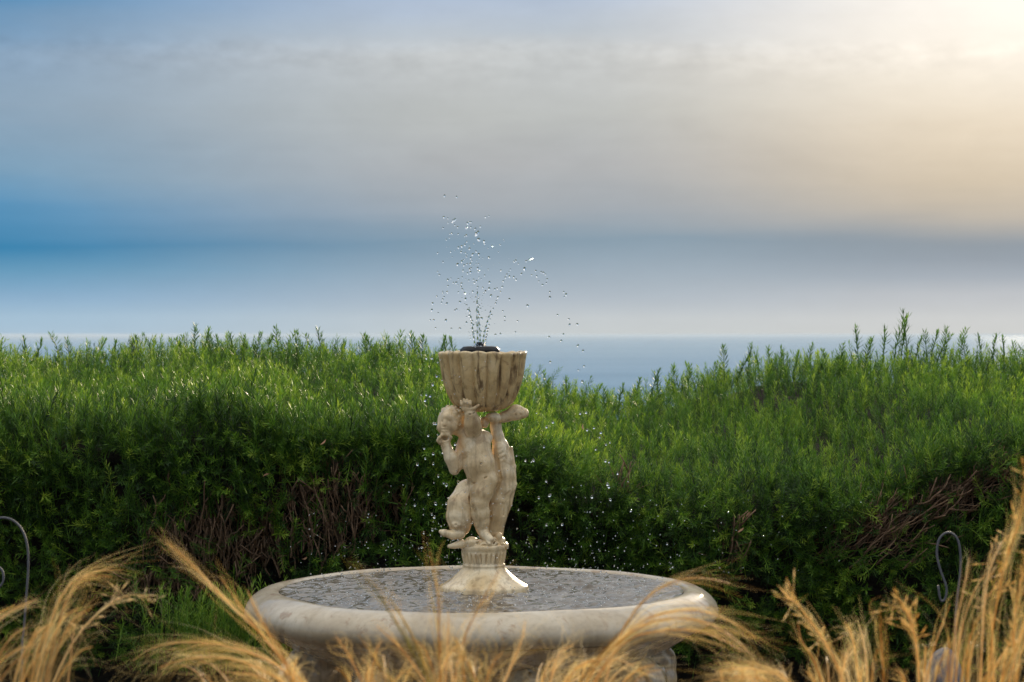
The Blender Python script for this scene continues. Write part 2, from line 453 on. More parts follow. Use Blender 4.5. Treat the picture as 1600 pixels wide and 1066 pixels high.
# raised arm and hand on the bowl
s.cone((741, 682, 16), 13, (739.5, 666, 29), 14.0, 1.6)
s.ell((738.5, 659.5, 33), (13.6, 16.0, 13), 1.2, rot=0.08)
s.cone((738, 655, 35), 11.5, (736, 645, 40), 9.6, 1.5)
s.ell((731, 637, 43), (9.6, 7.0, 5.4), 2.0, rot=0.2)
for q0, q1 in (((724, 635, 44), (721.5, 625.5, 45)), ((727.6, 632, 46), (726.0, 623.0, 47)), ((731.6, 632, 47), (731, 623.5, 48)), ((735.4, 633, 47), (735.8, 625.5, 49))):
    q2 = ((q0[0] + q1[0]) / 2, (q0[1] + q1[1]) / 2, (q0[2] + q1[2]) / 2 + 1.4)
    s.chain([(*q0, 2.7), (*q2, 2.7), (*q1, 2.3)], 0.6)
s.chain([(736, 638, 46, 3.2), (743, 636, 48, 2.6), (748.5, 631.5, 49, 2.0)], 0.8)      # thumb
# bent arm: shoulder - elbow - hand by the chin
s.cone((726, 690, 6), 11, (715, 726, 12), 9.6, 3)
s.cone((714, 726, 12), 8.6, (710.5, 733.5, 20), 7.4, 3)
s.chain([(710.5, 732, 20, 8.4), (705, 714, 25, 10.2), (698, 697, 26, 7.8)], 2.5)
s.chain([(698, 697, 26, 7.0), (696, 689, 26, 8.4)], 2.5)
for q0, q1, q2 in (((690, 688, 28), (687, 683, 31), (691, 679, 33)), ((689, 691, 30), (685.5, 687, 33), (688, 682, 36)), ((702, 687, 30), (705, 682, 32), (702, 678, 33)),
                   ((696, 687, 20), (693, 681, 20), (693, 677, 22)), ((701, 688, 22), (701, 682, 22), (699, 677, 23))):
    s.chain([(*q0, 3.0), (*q1, 2.7), (*q2, 2.1)], 1.0)
s.ell((696, 682, 30), (4.5, 6, 6), 1.5, 'sub')
# head, turned down to the left, with hair, brow, nose, cheeks and mouth
s.ell((704.5, 657.5, 15), (20.5, 22.0, 21), 3, rot=0.25)
s.ell((699, 667, 24), (14.5, 12.5, 11), 5)
s.ell((709, 665, 31.5), (7.5, 7, 5), 4); s.ell((690.5, 667, 27.5), (6.5, 7, 5), 4)      # cheeks
s.cone((698, 650, 31.5), 3.2, (706, 650, 31), 3.0, 6)                                 # brow
s.ell((703.0, 656.5, 37.5), (3.0, 2.0, 2.8), 1.6, 'sub', rot=0.2); s.ell((691, 657.5, 34.0), (2.4, 1.9, 2.8), 1.6, 'sub')
s.cone((696.5, 657, 34.2), 1.8, (695.8, 662.0, 35.2), 2.4, 3.0)                           # nose
s.cone((692, 669.8, 35.0), 0.7, (700, 669.8, 36.4), 0.7, 1.0, 'sub')                    # mouth line
s.cone((692, 667.7, 33.8), 1.5, (699.5, 667.7, 34.8), 1.5, 1.2); s.cone((692.5, 671.8, 33.0), 1.7, (699, 671.8, 33.9), 1.7, 1.2)
s.ell((697, 676.5, 28), (7, 5, 6), 4)                                                 # chin
s.ell((718.5, 661, 26), (3.2, 5.2, 4), 1.2); s.ell((718.8, 661, 29.5), (1.4, 2.6, 2), 0.8, 'sub')   # ear
for q in ((712, 638.5, 22), (718, 642, 24), (722, 648, 22), (721, 655, 20), (707, 637, 18), (714, 637, 12), (722, 643, 12), (725, 652, 10), (724, 662, 12), (719, 668, 10),
          (713, 644, 29), (718, 650, 27), (700, 637, 14), (694, 640.5, 10)):
    s.ell(q, (5.0, 4.0, 4.2), 1.5, rot=random.uniform(-1, 1))
    s.ell((q[0] - 1.5, q[1] - 1.2, q[2] + 4.2), (1.6, 0.7, 1.2), 0.6, 'sub', rot=random.uniform(-1, 1))
# standing leg
s.chain([(756, 750, 17, 21.5), (752, 768, 23, 18.0), (749, 783, 26, 14.6), (750.5, 800, 23, 14.6), (752.5, 814, 20, 12.2), (753.5, 823, 18, 10.4)], 3)
s.ell((748, 781, 33), (8, 7, 5), 4)
s.cone((738, 790, 33), 0.8, (760, 789, 33), 0.8, 2.0, 'sub')
# second leg astride the dolphin
s.chain([(744, 752, 10, 15), (736, 766, 12, 10)], 3)
# foot with toes on the ledge
s.chain([(754, 826, 15, 9.2), (757, 833, 22, 8.0), (766, 841, 29, 6.6)], 2.5)
s.ell((753, 831, 9), (7, 6, 7), 3)
for i in range(5):
    tx, ty, tt = 764 + i * 2.6, 846.5 - i * 1.3, 35 - i * 2.6
    s.cone((tx - 2, ty - 3, tt - 3), 2.6 - i * 0.2, (tx + 1, ty, tt), 2.3 - i * 0.2, 0.6)
# creases: groin, knee, navel, spine of the chest
s.cone((735, 757, 30), 1.2, (760, 744, 36), 0.9, 3, 'sub'); s.ell((752, 722.5, 38.5), (1.5, 1.8, 2.5), 1.2, 'sub')
s.cone((744, 686, 29), 0.9, (746, 704, 32), 0.7, 3, 'sub')
s.cone((742, 823, 27), 1.2, (762, 821, 25), 1.2, 1.2, 'sub')
s.chain([(725, 668, 36, 1.4), (732, 677, 38, 1.6), (741, 680, 39, 1.6), (752, 674, 36, 1.4)], 1.2, 'sub')
s.chain([(727, 643, 42, 1.2), (735, 646, 48, 1.2), (744, 643, 46, 1.2)], 0.9, 'sub')
V, F = s.mesh()
obj('cherub_figure', new_mesh('cherub_figure', px2m(V), F, M_STATUE), fountain)

# --- dolphin wound behind the child, head below left, tail under the bowl
s = Sculpt((680, 620, -52), (835, 866, 52), 1.25)
s.chain([(719, 820, 14, 17), (719, 806, 13, 21.5), (722, 789, 10, 22.5), (732, 770, 2, 20.5), (748, 764, -14, 20), (770, 772, -16, 20), (781, 762, -13, 22.5), (783, 742, -12, 20.5),
         (784, 720, -11, 16.5), (782, 700, -10, 12.5), (777, 682, -8, 9.2), (774.5, 668, -6, 8.2), (774, 655, -2, 9)], 4)
s.chain([(778, 782, -10, 20), (773, 806, -8, 18), (768, 832, -8, 16)], 5)
s.chain([(799, 700, -10, 2.2), (803.5, 730, -11, 2.6), (804.5, 758, -11, 2.8), (797, 790, -11, 2.8), (787, 815, -11, 2.6), (784, 838, -10, 2.2)], 3)   # back ridge
s.cone((795, 735, 8), 1.2, (796, 775, 7), 1.4, 2.5, 'sub'); s.cone((796, 775, 7), 1.4, (786, 805, 4), 1.2, 2.5, 'sub')
# tail flukes
s.ell((793, 650, 2), (18, 9.5, 9), 4, rot=-0.30); s.ell((806, 644.5, 5), (14, 12.5, 9), 4, rot=-0.05); s.ell((817.5, 645.5, 5), (9.0, 8.2, 8), 3)
s.ell((771, 652, 14), (12.5, 8.2, 9), 2.5, rot=0.1); s.ell((757, 660, 6), (8, 9, 8), 3)
for x_ in (806, 813, 819): s.cone((x_, 650, 13), 0.9, (x_ + 2.0, 637, 9), 0.7, 1.2, 'sub')
# carved side fin
s.ell((782, 710, 3), (10, 19, 6.5), 4, rot=-0.12)
for yy in (701, 709, 717, 725): s.cone((775, yy + 5, 9.5), 1.5, (790, yy - 5, 8), 1.0, 1.4, 'sub')
s.cone((776, 722, 12), 1.6, (783, 756, 12), 1.2, 2.0, 'sub')
# head: lips, eye, brow, gill fold
s.chain([(719, 832, 22, 9), (708, 834, 26, 7), (695, 830.5, 28, 5.4), (689.5, 828.5, 28, 3.4)], 2)
s.chain([(721, 848, 20, 7), (711, 850.5, 25, 4.8), (702.5, 851.5, 26, 3.2)], 1.5)
s.cone((700, 841.5, 29), 2.4, (716, 842, 29), 2.0, 1.5, 'sub')
s.ell((713.5, 817.5, 30), (7.2, 6.6, 5), 2); s.ell((713, 817.5, 35.4), (2.5, 2.3, 2), 0.8, 'sub')
s.chain([(723, 816, 34, 1.3), (728, 828, 32, 1.3), (726, 838, 29, 1.3)], 1.6, 'sub')
s.cone((708, 778, 25), 1.2, (724, 764, 22), 1.0, 2, 'sub')
s.chain([(766, 664, 6, 3.0), (770, 690, 6, 4.0), (775, 720, 7, 4.5), (780, 748, 9, 4.0), (772, 772, 11, 3.6), (764, 790, 11, 3.2), (766, 812, 10, 2.6)], 1.6, 'sub')
s.chain([(736, 776, 26, 3.2), (740, 795, 28, 3.4), (744, 815, 27, 3.0)], 1.6, 'sub')
# rocky ledge under the foot
s.ell((752, 851, 2), (33, 7.5, 32), 3); s.ell((737, 845.5, 22), (11, 9, 11), 2); s.ell((762, 848, 20), (17, 7.5, 14), 3); s.ell((783, 846, 4), (7, 8, 14), 3)
s.ell((779, 838, 12), (6, 8, 7), 3); s.ell((790, 853, 4), (5, 6, 12), 2)
for i in range(16):
    s.ell((random.uniform(730, 788), random.uniform(838, 852), random.uniform(20, 34)), (random.uniform(2, 4.5), random.uniform(1.5, 3), 3), 1.2, random.choice(['add', 'sub']))
V, F = s.mesh()
obj('dolphin_figure', new_mesh('dolphin_figure', px2m(V), F, M_STATUE), fountain)

# --- fluted bowl
AX = XC + (754 - CX) * SC
zz = lambda py: H - (py - CY0) * SC
prof_px = [(20, 643), (28, 641), (38, 638), (46, 632), (51, 625), (56.5, 613), (61, 600), (64, 588), (66, 576), (67.5, 565), (68.6, 558), (69.6, 554.5), (69.0, 552.0), (66.5, 551.0), (63.0, 552.5), (61.0, 556), (58.5, 570), (54, 595), (44, 615), (20, 626), (0.5, 627)]
prof = [(r * SC, zz(y)) for r, y in prof_px]
gd = [0.35, 0.5, 0.7, 0.9, 1, 1, 1, 1, 1, 0.9, 0.7, 0.5, 0.4, 0.35, 0.3, 0.3, 0.3, 0.2, 0.1, 0, 0]
PH = math.radians(-90 + 6)
jit = rng.normal(0, 0.5, 18)
def lob(th, i):
    ph = 9 * (th - PH) + 0.25 * np.sin(2 * th + 1)
    c = np.abs(np.sin(ph)) ** 0.45
    return 1.0 - 0.15 * gd[i] * (1 - c)
def lift(th, i):
    if i < 9 or i > 15: return 0 * th
    return (0.0034 * np.abs(np.sin(9 * (th - PH))) + 0.0018 * np.sin(3 * th + 0.7)) * min(1, (i - 8) / 3)
V, F = lathe(prof, 288, lob, lift)
V[:, 0] += AX
bowl = obj('bowl', new_mesh('bowl', V, F, M_BOWL), fountain)

# --- fluted collar and flared foot standing in the water
AX2 = XC + (756 - CX) * SC
prof_px = [(8, 848), (33, 849.5), (35.8, 851), (36.6, 854), (36, 857.5), (34.4, 859.5), (35.2, 861.5), (35.0, 866), (34.0, 872), (32.5, 878), (31.6, 880), (33.0, 881.5), (33.6, 883), (32.8, 884.5), (33.2, 887), (37, 891), (43, 897), (50, 903), (57, 908), (63, 911.5), (68, 914), (70, 917), (70, 930)]
prof = [(r * SC, zz(y)) for r, y in prof_px]
def flut(th, i):
    if 7 <= i <= 9: return 1.0 - 0.15 * (1 - np.abs(np.sin(13 * th)) ** 0.45)
    return np.ones_like(th)
V, F = lathe(prof, 260, flut)
V[:, 0] += AX2
obj('collar', new_mesh('collar', V, F, M_STATUE), fountain)

# --- basin
BXC = 0.0
prof = [(0.02, 0.47), (0.25, 0.478), (0.42, 0.49), (0.495, 0.51), (0.513, 0.535), (0.521, 0.549), (0.527, 0.5555), (0.536, 0.5575), (0.549, 0.5565), (0.566, 0.5515), (0.582, 0.5435), (0.596, 0.5325), (0.6065, 0.519), (0.611, 0.506), (0.6095, 0.495),
        (0.602, 0.484), (0.588, 0.4745)]
def wob(th, i): return 1.0 + 0.0022 * np.sin(3 * th + i * 0.2) + 0.0014 * np.sin(7 * th + 1.3 + i * 0.5) + 0.0008 * np.sin(17 * th + i)
V, F = lathe(prof, 192, wob, lambda th, i: 0.0012 * np.sin(4 * th + 0.5) + 0.0008 * np.sin(9 * th))
obj('basin', new_mesh('basin', V, F, M_BASIN), fountain)
prof = [(0.586, 0.474), (0.560, 0.458), (0.535, 0.444), (0.512, 0.431), (0.495, 0.4195), (0.470, 0.406), (0.42, 0.385), (0.36, 0.345), (0.30, 0.28), (0.26, 0.20)]
V, F = lathe(prof, 160, lambda th, i: 1.0 + 0.012 * np.sin(5 * th + i) * (i > 0) + 0.008 * np.sin(23 * th + 2 * i) * (i > 0))
obj('basin_underside', new_mesh('basin_underside', V, F, M_BASE), fountain)
# pedestal with a ring of scrolls
prof = [(0.262, 0.24), (0.275, 0.20), (0.255, 0.16), (0.30, 0.12), (0.36, 0.10), (0.40, 0.075), (0.41, 0.05), (0.405, 0.0)]
V, F = lathe(prof, 128)
obj('pedestal', new_mesh('pedestal', V, F, M_BASE), fountain)
s = Sculpt((-75, -75, -75), (85, 75, 75), 2.5)     # axes: outward, up, sideways (photo pixels)
s.ell((20, 0, 0), (48, 40, 36), 5); s.ell((34, -24, 0), (34, 30, 40), 5); s.ell((12, 28, 0), (40, 22, 32), 6); s.ell((40, 10, 22), (20, 20, 14), 4); s.ell((40, 10, -22), (20, 20, 14), 4)
for k in (-1, 1):
    s.chain([(60, 34, k * 10, 5), (74, 2, k * 11, 5.2), (68, -34, k * 14, 5)], 4, 'sub')
    s.chain([(30, 36, k * 28, 5), (54, 8, k * 32, 5), (48, -34, k * 38, 5)], 4, 'sub')
s.cone((20, 42, 0), 2.5, (72, 30, 0), 2.5, 4, 'sub')
V, F = s.mesh()
Vm = np.stack([V[:, 0] * SC, -V[:, 2] * SC, V[:, 1] * SC], 1)
sme = new_mesh('scroll', Vm, F[:, ::-1], M_BASE)
for k in range(8):
    a = R(22.5 + 45 * k - 8)
    o = obj('scroll', sme, fountain, (0.405 * math.cos(a), 0.405 * math.sin(a), 0.345))
    o.rotation_euler = (0, 0, a); o.scale = (1.12, 1.05, 1.0)

# --- water in basin and bowl
nr, na = 190, 640
rr = np.sqrt(np.linspace(0.0, 1, nr)) * 0.522
th = np.linspace(0, 2 * np.pi, na, endpoint=False)
RR, TT = np.meshgrid(rr, th, indexing='ij')
PX, PY = RR * np.cos(TT), RR * np.sin(TT)
ZW = np.zeros_like(PX)
for k in range(70):
    a = rng.uniform(0, 2 * np.pi); f = rng.uniform(70, 240)
    ZW += 0.039 / f * np.sin(f * (np.cos(a) * PX + np.sin(a) * PY) + rng.uniform(0, 6.3))
for k in range(110):                                 # rings and crowns where drops land
    q = rng.uniform(0, 2 * np.pi); rq = 0.46 * math.sqrt(rng.uniform(0.05, 1)); cxw, cyw = rq * math.cos(q), rq * math.sin(q)
    dd = np.hypot(PX - cxw, PY - cyw); r0 = rng.uniform(0.004, 0.03)
    ZW += rng.uniform(0.0003, 0.0011) * np.exp(-((dd - r0) / 0.004) ** 2)
for cxw, cyw, hh in ((0.20, -0.02, .012), (0.215, 0.03, .009), (0.28, 0.02, .012), (0.25, -0.08, .007), (-0.13, 0.10, .008), (-0.10, 0.13, .008), (-0.2, -0.2, .005), (0.1, -0.27, .006), (0.34, 0.12, .006)):
    ZW += hh * np.exp(-((PX - cxw) ** 2 + (PY - cyw) ** 2) / 0.012 ** 2)
ZW *= np.clip((0.524 - RR) / 0.02, 0, 1)
V = np.stack([PX, PY, 0.5515 + ZW], -1).reshape(-1, 3)
I = np.arange(nr * na).reshape(nr, na); J = np.roll(I, -1, 1)
F = np.stack([I[:-1], I[1:], J[1:], J[:-1]], -1).reshape(-1, 4)
tag(obj('water', new_mesh('water', V, F, M_POOL)), kind='structure', label='rippled water filling the round stone basin')
V, F = lathe([(0.0005, zz(556)), (0.03, zz(556)), (0.07, zz(556) + 0.001), (0.0985, zz(556))], 48)
V[:, 0] += AX
o = obj('water', new_mesh('bowl_water', V, F, M_POOL)); tag(o, kind='structure', label='water in the fluted top bowl')

# --- floating pump
pump = empty('fountain_pump', (XC + (750 - CX) * SC, 0, zz(551.5)))
tag(pump, 'round black floating pump with spray nozzle in the fluted bowl', 'pump')
V, F = lathe([(0.001, -0.012), (0.040, -0.012), (0.0475, -0.006), (0.049, 0.004), (0.0475, 0.012), (0.044, 0.016), (0.030, 0.0175), (0.001, 0.018)], 64)
obj('float_body', new_mesh('float_body', V, F, M_PUMP), pump)
V, F = lathe([(0.0505, 0.002), (0.0515, 0.006), (0.0505, 0.010), (0.047, 0.0115)], 64, lambda th, i: 1 + 0.01 * np.sign(np.sin(12 * th)))
obj('rim_ring', new_mesh('rim_ring', V, F, M_PUMP), pump)
V, F = lathe([(0.012, 0.017), (0.012, 0.021), (0.009, 0.024), (0.009, 0.028), (0.001, 0.0285)], 32)
obj('nozzle', new_mesh('nozzle', V, F, M_PUMP), pump)

# ------------------------------------------------------------------ hedge
hedge = empty('rosemary_hedge', (0, 2.5, 0))
tag(hedge, 'dense clipped green rosemary hedge with brown bare patches behind the fountain', 'hedge')
HO = np.array([0, 2.5, 0])
RIDGE = np.array([(-900, 536), (0, 540), (100, 538), (200, 537), (300, 534), (450, 535), (550, 544), (600, 541), (680, 539), (760, 556), (830, 584), (880, 600), (930, 610), (980, 610), (1020, 600), (1070, 588), (1130, 574), (1200, 564),
                  (1290, 560), (1350, 550), (1420, 543), (1500, 545), (1600, 550), (2500, 546)], float)
SHOULD = np.array([(-900, 640), (0, 640), (200, 640), (400, 622), (500, 640), (600, 638), (700, 650), (830, 665), (900, 705), (1000, 742), (1100, 748), (1200, 742), (1350, 738), (1440, 690), (1520, 668), (1600, 660), (2500, 655)], float)
YR, YS = 3.3, 1.36
def zr_of(x):
    px = CX + (x - XC) * FPX / (D + YR); return H - (np.interp(px, RIDGE[:, 0], RIDGE[:, 1]) - CY0) * (D + YR) / FPX - 0.056
def zs_of(x):
    px = CX + (x - XC) * FPX / (D + YS); return H - (np.interp(px, SHOULD[:, 0], SHOULD[:, 1]) - CY0) * (D + YS) / FPX - 0.04
def hedge_surf(x, v, inset=0.0):
    """points on the hedge skin; v 0 (front foot) .. 1 (back foot)"""
    zr, zs = zr_of(x), zs_of(x); zm = np.maximum(zr, zs + 0.02)
    o = np.ones_like(x)
    Yc = np.stack([1.50 * o, 1.41 * o, 1.34 * o, 1.27 * o, YS * o, 1.78 * o, 2.5 * o, YR * o, 3.9 * o, 4.3 * o, 4.35 * o], -1)
    Zc = np.stack([0 * o, 0.22 * o, zs * 0.55, zs - 0.11, zs - 0.01, zs + 0.22 * (zm - zs), zs + 0.62 * (zm - zs), zm, zm - 0.10, zm - 0.45, 0 * o], -1)
    vk = np.array([0, .09, .21, .33, .41, .50, .64, .80, .90, .95, 1.0])
    k = np.clip(np.searchsorted(vk, v, side='right') - 1, 0, 9)
    f = (v - vk[k]) / (vk[k + 1] - vk[k])
    take = lambda A, i: np.take_along_axis(A, np.clip(i, 0, 10)[..., None], -1)[..., 0]
    def cr(A):
        p0, p1, p2, p3 = take(A, k - 1), take(A, k), take(A, k + 1), take(A, k + 2)
        return 0.5 * (2 * p1 + (p2 - p0) * f + (2 * p0 - 5 * p1 + 4 * p2 - p3) * f ** 2 + (3 * p1 - p0 - 3 * p2 + p3) * f ** 3)
    return np.stack([x, cr(Yc), cr(Zc)], -1)
def lumps(P):
    x, y, z = P[..., 0], P[..., 1], P[..., 2]
    return np.interp(z, [0.4, 0.95], [1.0, 0.55]) * (0.030 * np.sin(3.1 * x + 1.3 * y + 0.5) * np.sin(2.3 * z + 1.9 * y) + 0.024 * np.sin(7.3 * x - 2.2 * z + 2.0 * y + 1.0) + 0.018 * np.sin(11 * x + 9 * z + 6.5 * y)
            + 0.014 * np.sin(17 * x - 14 * z + 3) * np.cos(13 * y + 8 * z))
def hedge_pts(x, v, inset=0.0):
    P = hedge_surf(x, v); e = 0.004
    du = hedge_surf(x + 0.02, v) - P; dv = hedge_surf(x, np.minimum(v + e, 1.0)) - hedge_surf(x, np.maximum(v - e, 0.0))
    N = np.cross(du, dv); N /= np.linalg.norm(N, axis=-1)[..., None] + 1e-9
    return P + N * (lumps(P) - inset)[..., None], N

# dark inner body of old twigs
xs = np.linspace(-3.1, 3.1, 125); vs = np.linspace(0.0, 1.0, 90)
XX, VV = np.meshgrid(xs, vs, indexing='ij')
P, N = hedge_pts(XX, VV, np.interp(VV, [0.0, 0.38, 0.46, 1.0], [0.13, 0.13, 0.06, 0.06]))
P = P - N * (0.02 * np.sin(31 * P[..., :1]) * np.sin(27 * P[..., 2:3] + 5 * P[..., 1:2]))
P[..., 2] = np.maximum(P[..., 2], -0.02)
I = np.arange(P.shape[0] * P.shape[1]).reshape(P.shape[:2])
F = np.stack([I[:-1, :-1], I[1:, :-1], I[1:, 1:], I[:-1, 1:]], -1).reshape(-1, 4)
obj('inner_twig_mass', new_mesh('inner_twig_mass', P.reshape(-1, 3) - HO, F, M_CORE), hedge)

def shoot_proto(L, nodes, leafL, leafW, a0, a1, bare=0.15, stem_r=0.0016):
    """one rosemary shoot along +z: V, quads/tris as triangles, tint offset"""
    V, F, T = [], [], []
    bend = rng.normal(0, 0.10, 2)
    ctr = lambda t: np.array([bend[0] * L * t * t, bend[1] * L * t * t, L * t])
    ts = np.linspace(0, 1, 4)
    for t in ts:
        c = ctr(t); r = stem_r * (1.15 - 0.75 * t)
        for q in range(3):
            V.append(c + np.array([r * math.cos(q * 2.094), r * math.sin(q * 2.094), 0])); T.append(0.25)
    for i in range(3):
        for q in range(3):
            a_, b_ = i * 3 + q, i * 3 + (q + 1) % 3
            F += [(a_, b_, b_ + 3), (a_, b_ + 3, a_ + 3)]
    for i in range(nodes):
        t = bare + (1 - bare) * (i + rng.uniform(-.2, .2)) / (nodes - 1); t = min(max(t, 0), 1)
        c = ctr(t); tip = t ** 2
        for q in range(2):
            phi = i * math.pi / 2 + q * math.pi + rng.normal(0, 0.30)
            ang = a0 + (a1 - a0) * t + rng.normal(0, 0.14)
            ll = leafL * (0.62 + 0.55 * math.sin(math.pi * (0.12 + 0.75 * t))) * rng.uniform(0.8, 1.15)
            ww = leafW * rng.uniform(0.85, 1.15)
            rad = np.array([math.cos(phi), math.sin(phi), 0]); side = np.array([-math.sin(phi), math.cos(phi), 0])
            dirn = rad * math.sin(ang) + np.array([0, 0, 1]) * math.cos(ang)
            nrm = np.cross(side, dirn)
            m_ = c + dirn * ll * 0.5 + nrm * ll * 0.05
            tp = c + dirn * ll - nrm * ll * 0.05 * rng.uniform(-1, 1.5)
            n0 = len(V)
            V += [c, m_ + side * ww / 2 - nrm * ww * 0.22, m_ - side * ww / 2 - nrm * ww * 0.22, tp]
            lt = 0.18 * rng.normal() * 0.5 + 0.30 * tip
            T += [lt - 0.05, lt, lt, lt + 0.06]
            F += [(n0, n0 + 2, n0 + 3), (n0, n0 + 3, n0 + 1)]
    return np.array(V), np.array(F), np.array(T)

TOP = [shoot_proto(rng.uniform(.11, .15), 15, .029, .0036, 1.2, 0.50) for _ in range(8)]
SIDE = [shoot_proto(rng.uniform(.08, .13), 12, .0225, .0027, 1.35, 0.62, 0.25) for _ in range(8)]

def frames(dirs, roll):
    d = dirs / (np.linalg.norm(dirs, axis=1)[:, None] + 1e-9)
    ref = np.where(np.abs(d[:, 2:3]) > 0.9, np.array([[1.0, 0, 0]]), np.array([[0, 0, 1.0]]))
    u = np.cross(ref, d); u /= np.linalg.norm(u, axis=1)[:, None]; v = np.cross(d, u)
    c, s_ = np.cos(roll)[:, None], np.sin(roll)[:, None]
    return np.stack([u * c + v * s_, -u * s_ + v * c, d], -1)          # columns

def scatter(protos, pos, dirs, scale, tint):
    Vs, Fs, Ts, off = [], [], [], 0
    which = rng.integers(0, len(protos), len(pos))
    for k, (V, F, T) in enumerate(protos):
        q = np.where(which == k)[0]
        if not len(q): continue
        M_ = frames(dirs[q], rng.uniform(0, 6.28, len(q)))
        W = np.einsum('nij,mj->nmi', M_, V) * scale[q][:, None, None] + pos[q][:, None]
        Vs.append(W.reshape(-1, 3))
        Fs.append((F[None] + (np.arange(len(q)) * len(V))[:, None, None] + off).reshape(-1, 3))
        Ts.append((T[None] + tint[q][:, None]).reshape(-1)); off += len(q) * len(V)
    return np.concatenate(Vs), np.concatenate(Fs), np.clip(np.concatenate(Ts), 0, 1)

# bare patches on the front face (photo pixel ellipses: centre, radii, slant)
BARE = [(515, 802, 92, 88, 0.0), (335, 852, 160, 62, 0.08), (1440, 800, 210, 46, -0.42), (270, 925, 90, 40, 0.1), (620, 790, 16, 40, 0), (1390, 850, 60, 36, -0.3), (975, 760, 14, 14, 0), (1150, 870, 30, 22, 0)]
def to_px(P):
    d = P[:, 1] + D
    return CX + (P[:, 0] - XC) * FPX / d, CY0 + (H - P[:, 2]) * FPX / d
def bareness(P):
    px, py = to_px(P); out = np.zeros(len(P))
    for cx_, cy_, rx, ry, sl in BARE:
        c_, s_ = math.cos(sl), math.sin(sl); dx, dy = px - cx_, py - cy_
        u = (dx * c_ + dy * s_) / rx; v = (-dx * s_ + dy * c_) / ry
        out = np.maximum(out, np.clip(1.5 - 1.5 * (u * u + v * v), 0, 1))
    return out

def hedge_sample(n, v0, v1, x0, x1):
    x = rng.uniform(x0, x1, n); v = rng.uniform(v0, v1, n)
    P, N = hedge_pts(x, v, 0.0)
    return x, v, P, N

up = np.array([0, 0, 1.0])
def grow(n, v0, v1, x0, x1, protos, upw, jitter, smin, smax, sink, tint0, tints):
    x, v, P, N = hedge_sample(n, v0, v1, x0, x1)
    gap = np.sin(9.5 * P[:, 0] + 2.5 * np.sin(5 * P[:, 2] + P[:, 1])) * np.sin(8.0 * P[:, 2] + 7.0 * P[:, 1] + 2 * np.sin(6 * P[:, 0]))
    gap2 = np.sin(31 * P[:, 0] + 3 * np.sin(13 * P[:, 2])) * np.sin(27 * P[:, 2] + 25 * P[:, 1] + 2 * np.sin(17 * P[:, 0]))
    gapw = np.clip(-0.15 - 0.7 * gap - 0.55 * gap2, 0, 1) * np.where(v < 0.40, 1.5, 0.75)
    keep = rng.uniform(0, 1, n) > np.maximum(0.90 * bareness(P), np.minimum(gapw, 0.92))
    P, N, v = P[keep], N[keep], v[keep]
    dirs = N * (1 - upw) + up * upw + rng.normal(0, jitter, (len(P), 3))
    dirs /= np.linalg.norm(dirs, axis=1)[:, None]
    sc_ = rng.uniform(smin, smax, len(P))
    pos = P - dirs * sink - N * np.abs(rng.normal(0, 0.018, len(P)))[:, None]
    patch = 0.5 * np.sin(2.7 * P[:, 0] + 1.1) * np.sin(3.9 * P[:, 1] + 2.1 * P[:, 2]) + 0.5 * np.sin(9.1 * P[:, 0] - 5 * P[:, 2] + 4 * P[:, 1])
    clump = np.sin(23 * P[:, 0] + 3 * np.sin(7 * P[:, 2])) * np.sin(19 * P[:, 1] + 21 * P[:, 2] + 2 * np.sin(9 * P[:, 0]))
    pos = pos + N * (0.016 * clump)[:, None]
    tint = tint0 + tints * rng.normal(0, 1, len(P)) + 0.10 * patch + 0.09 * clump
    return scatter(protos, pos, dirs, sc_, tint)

batches = [
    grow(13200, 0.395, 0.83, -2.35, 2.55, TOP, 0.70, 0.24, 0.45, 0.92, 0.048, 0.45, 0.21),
    grow(10800, 0.06, 0.43, -2.0, 2.15, SIDE, 0.40, 0.40, 0.60, 1.15, 0.045, 0.30, 0.25),  # front-face batches tinted darker than the top: self-shade put into leaf colour
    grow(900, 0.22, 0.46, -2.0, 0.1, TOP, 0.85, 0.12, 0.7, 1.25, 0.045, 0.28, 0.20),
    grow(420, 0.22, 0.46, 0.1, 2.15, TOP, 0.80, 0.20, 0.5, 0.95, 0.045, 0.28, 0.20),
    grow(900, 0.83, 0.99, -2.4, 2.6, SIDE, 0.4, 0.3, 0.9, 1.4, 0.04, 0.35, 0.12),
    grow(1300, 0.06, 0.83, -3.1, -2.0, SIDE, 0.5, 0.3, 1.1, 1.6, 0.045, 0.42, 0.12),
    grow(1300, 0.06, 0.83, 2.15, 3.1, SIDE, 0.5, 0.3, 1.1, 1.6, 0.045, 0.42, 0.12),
]
Vs, Fs, Ts, off = [], [], [], 0
for V, F, T in batches:
    Vs.append(V); Fs.append(F + off); Ts.append(T); off += len(V)
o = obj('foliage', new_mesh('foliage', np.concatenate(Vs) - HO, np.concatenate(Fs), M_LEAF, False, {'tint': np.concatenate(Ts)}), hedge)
o['kind'] = 'stuff'

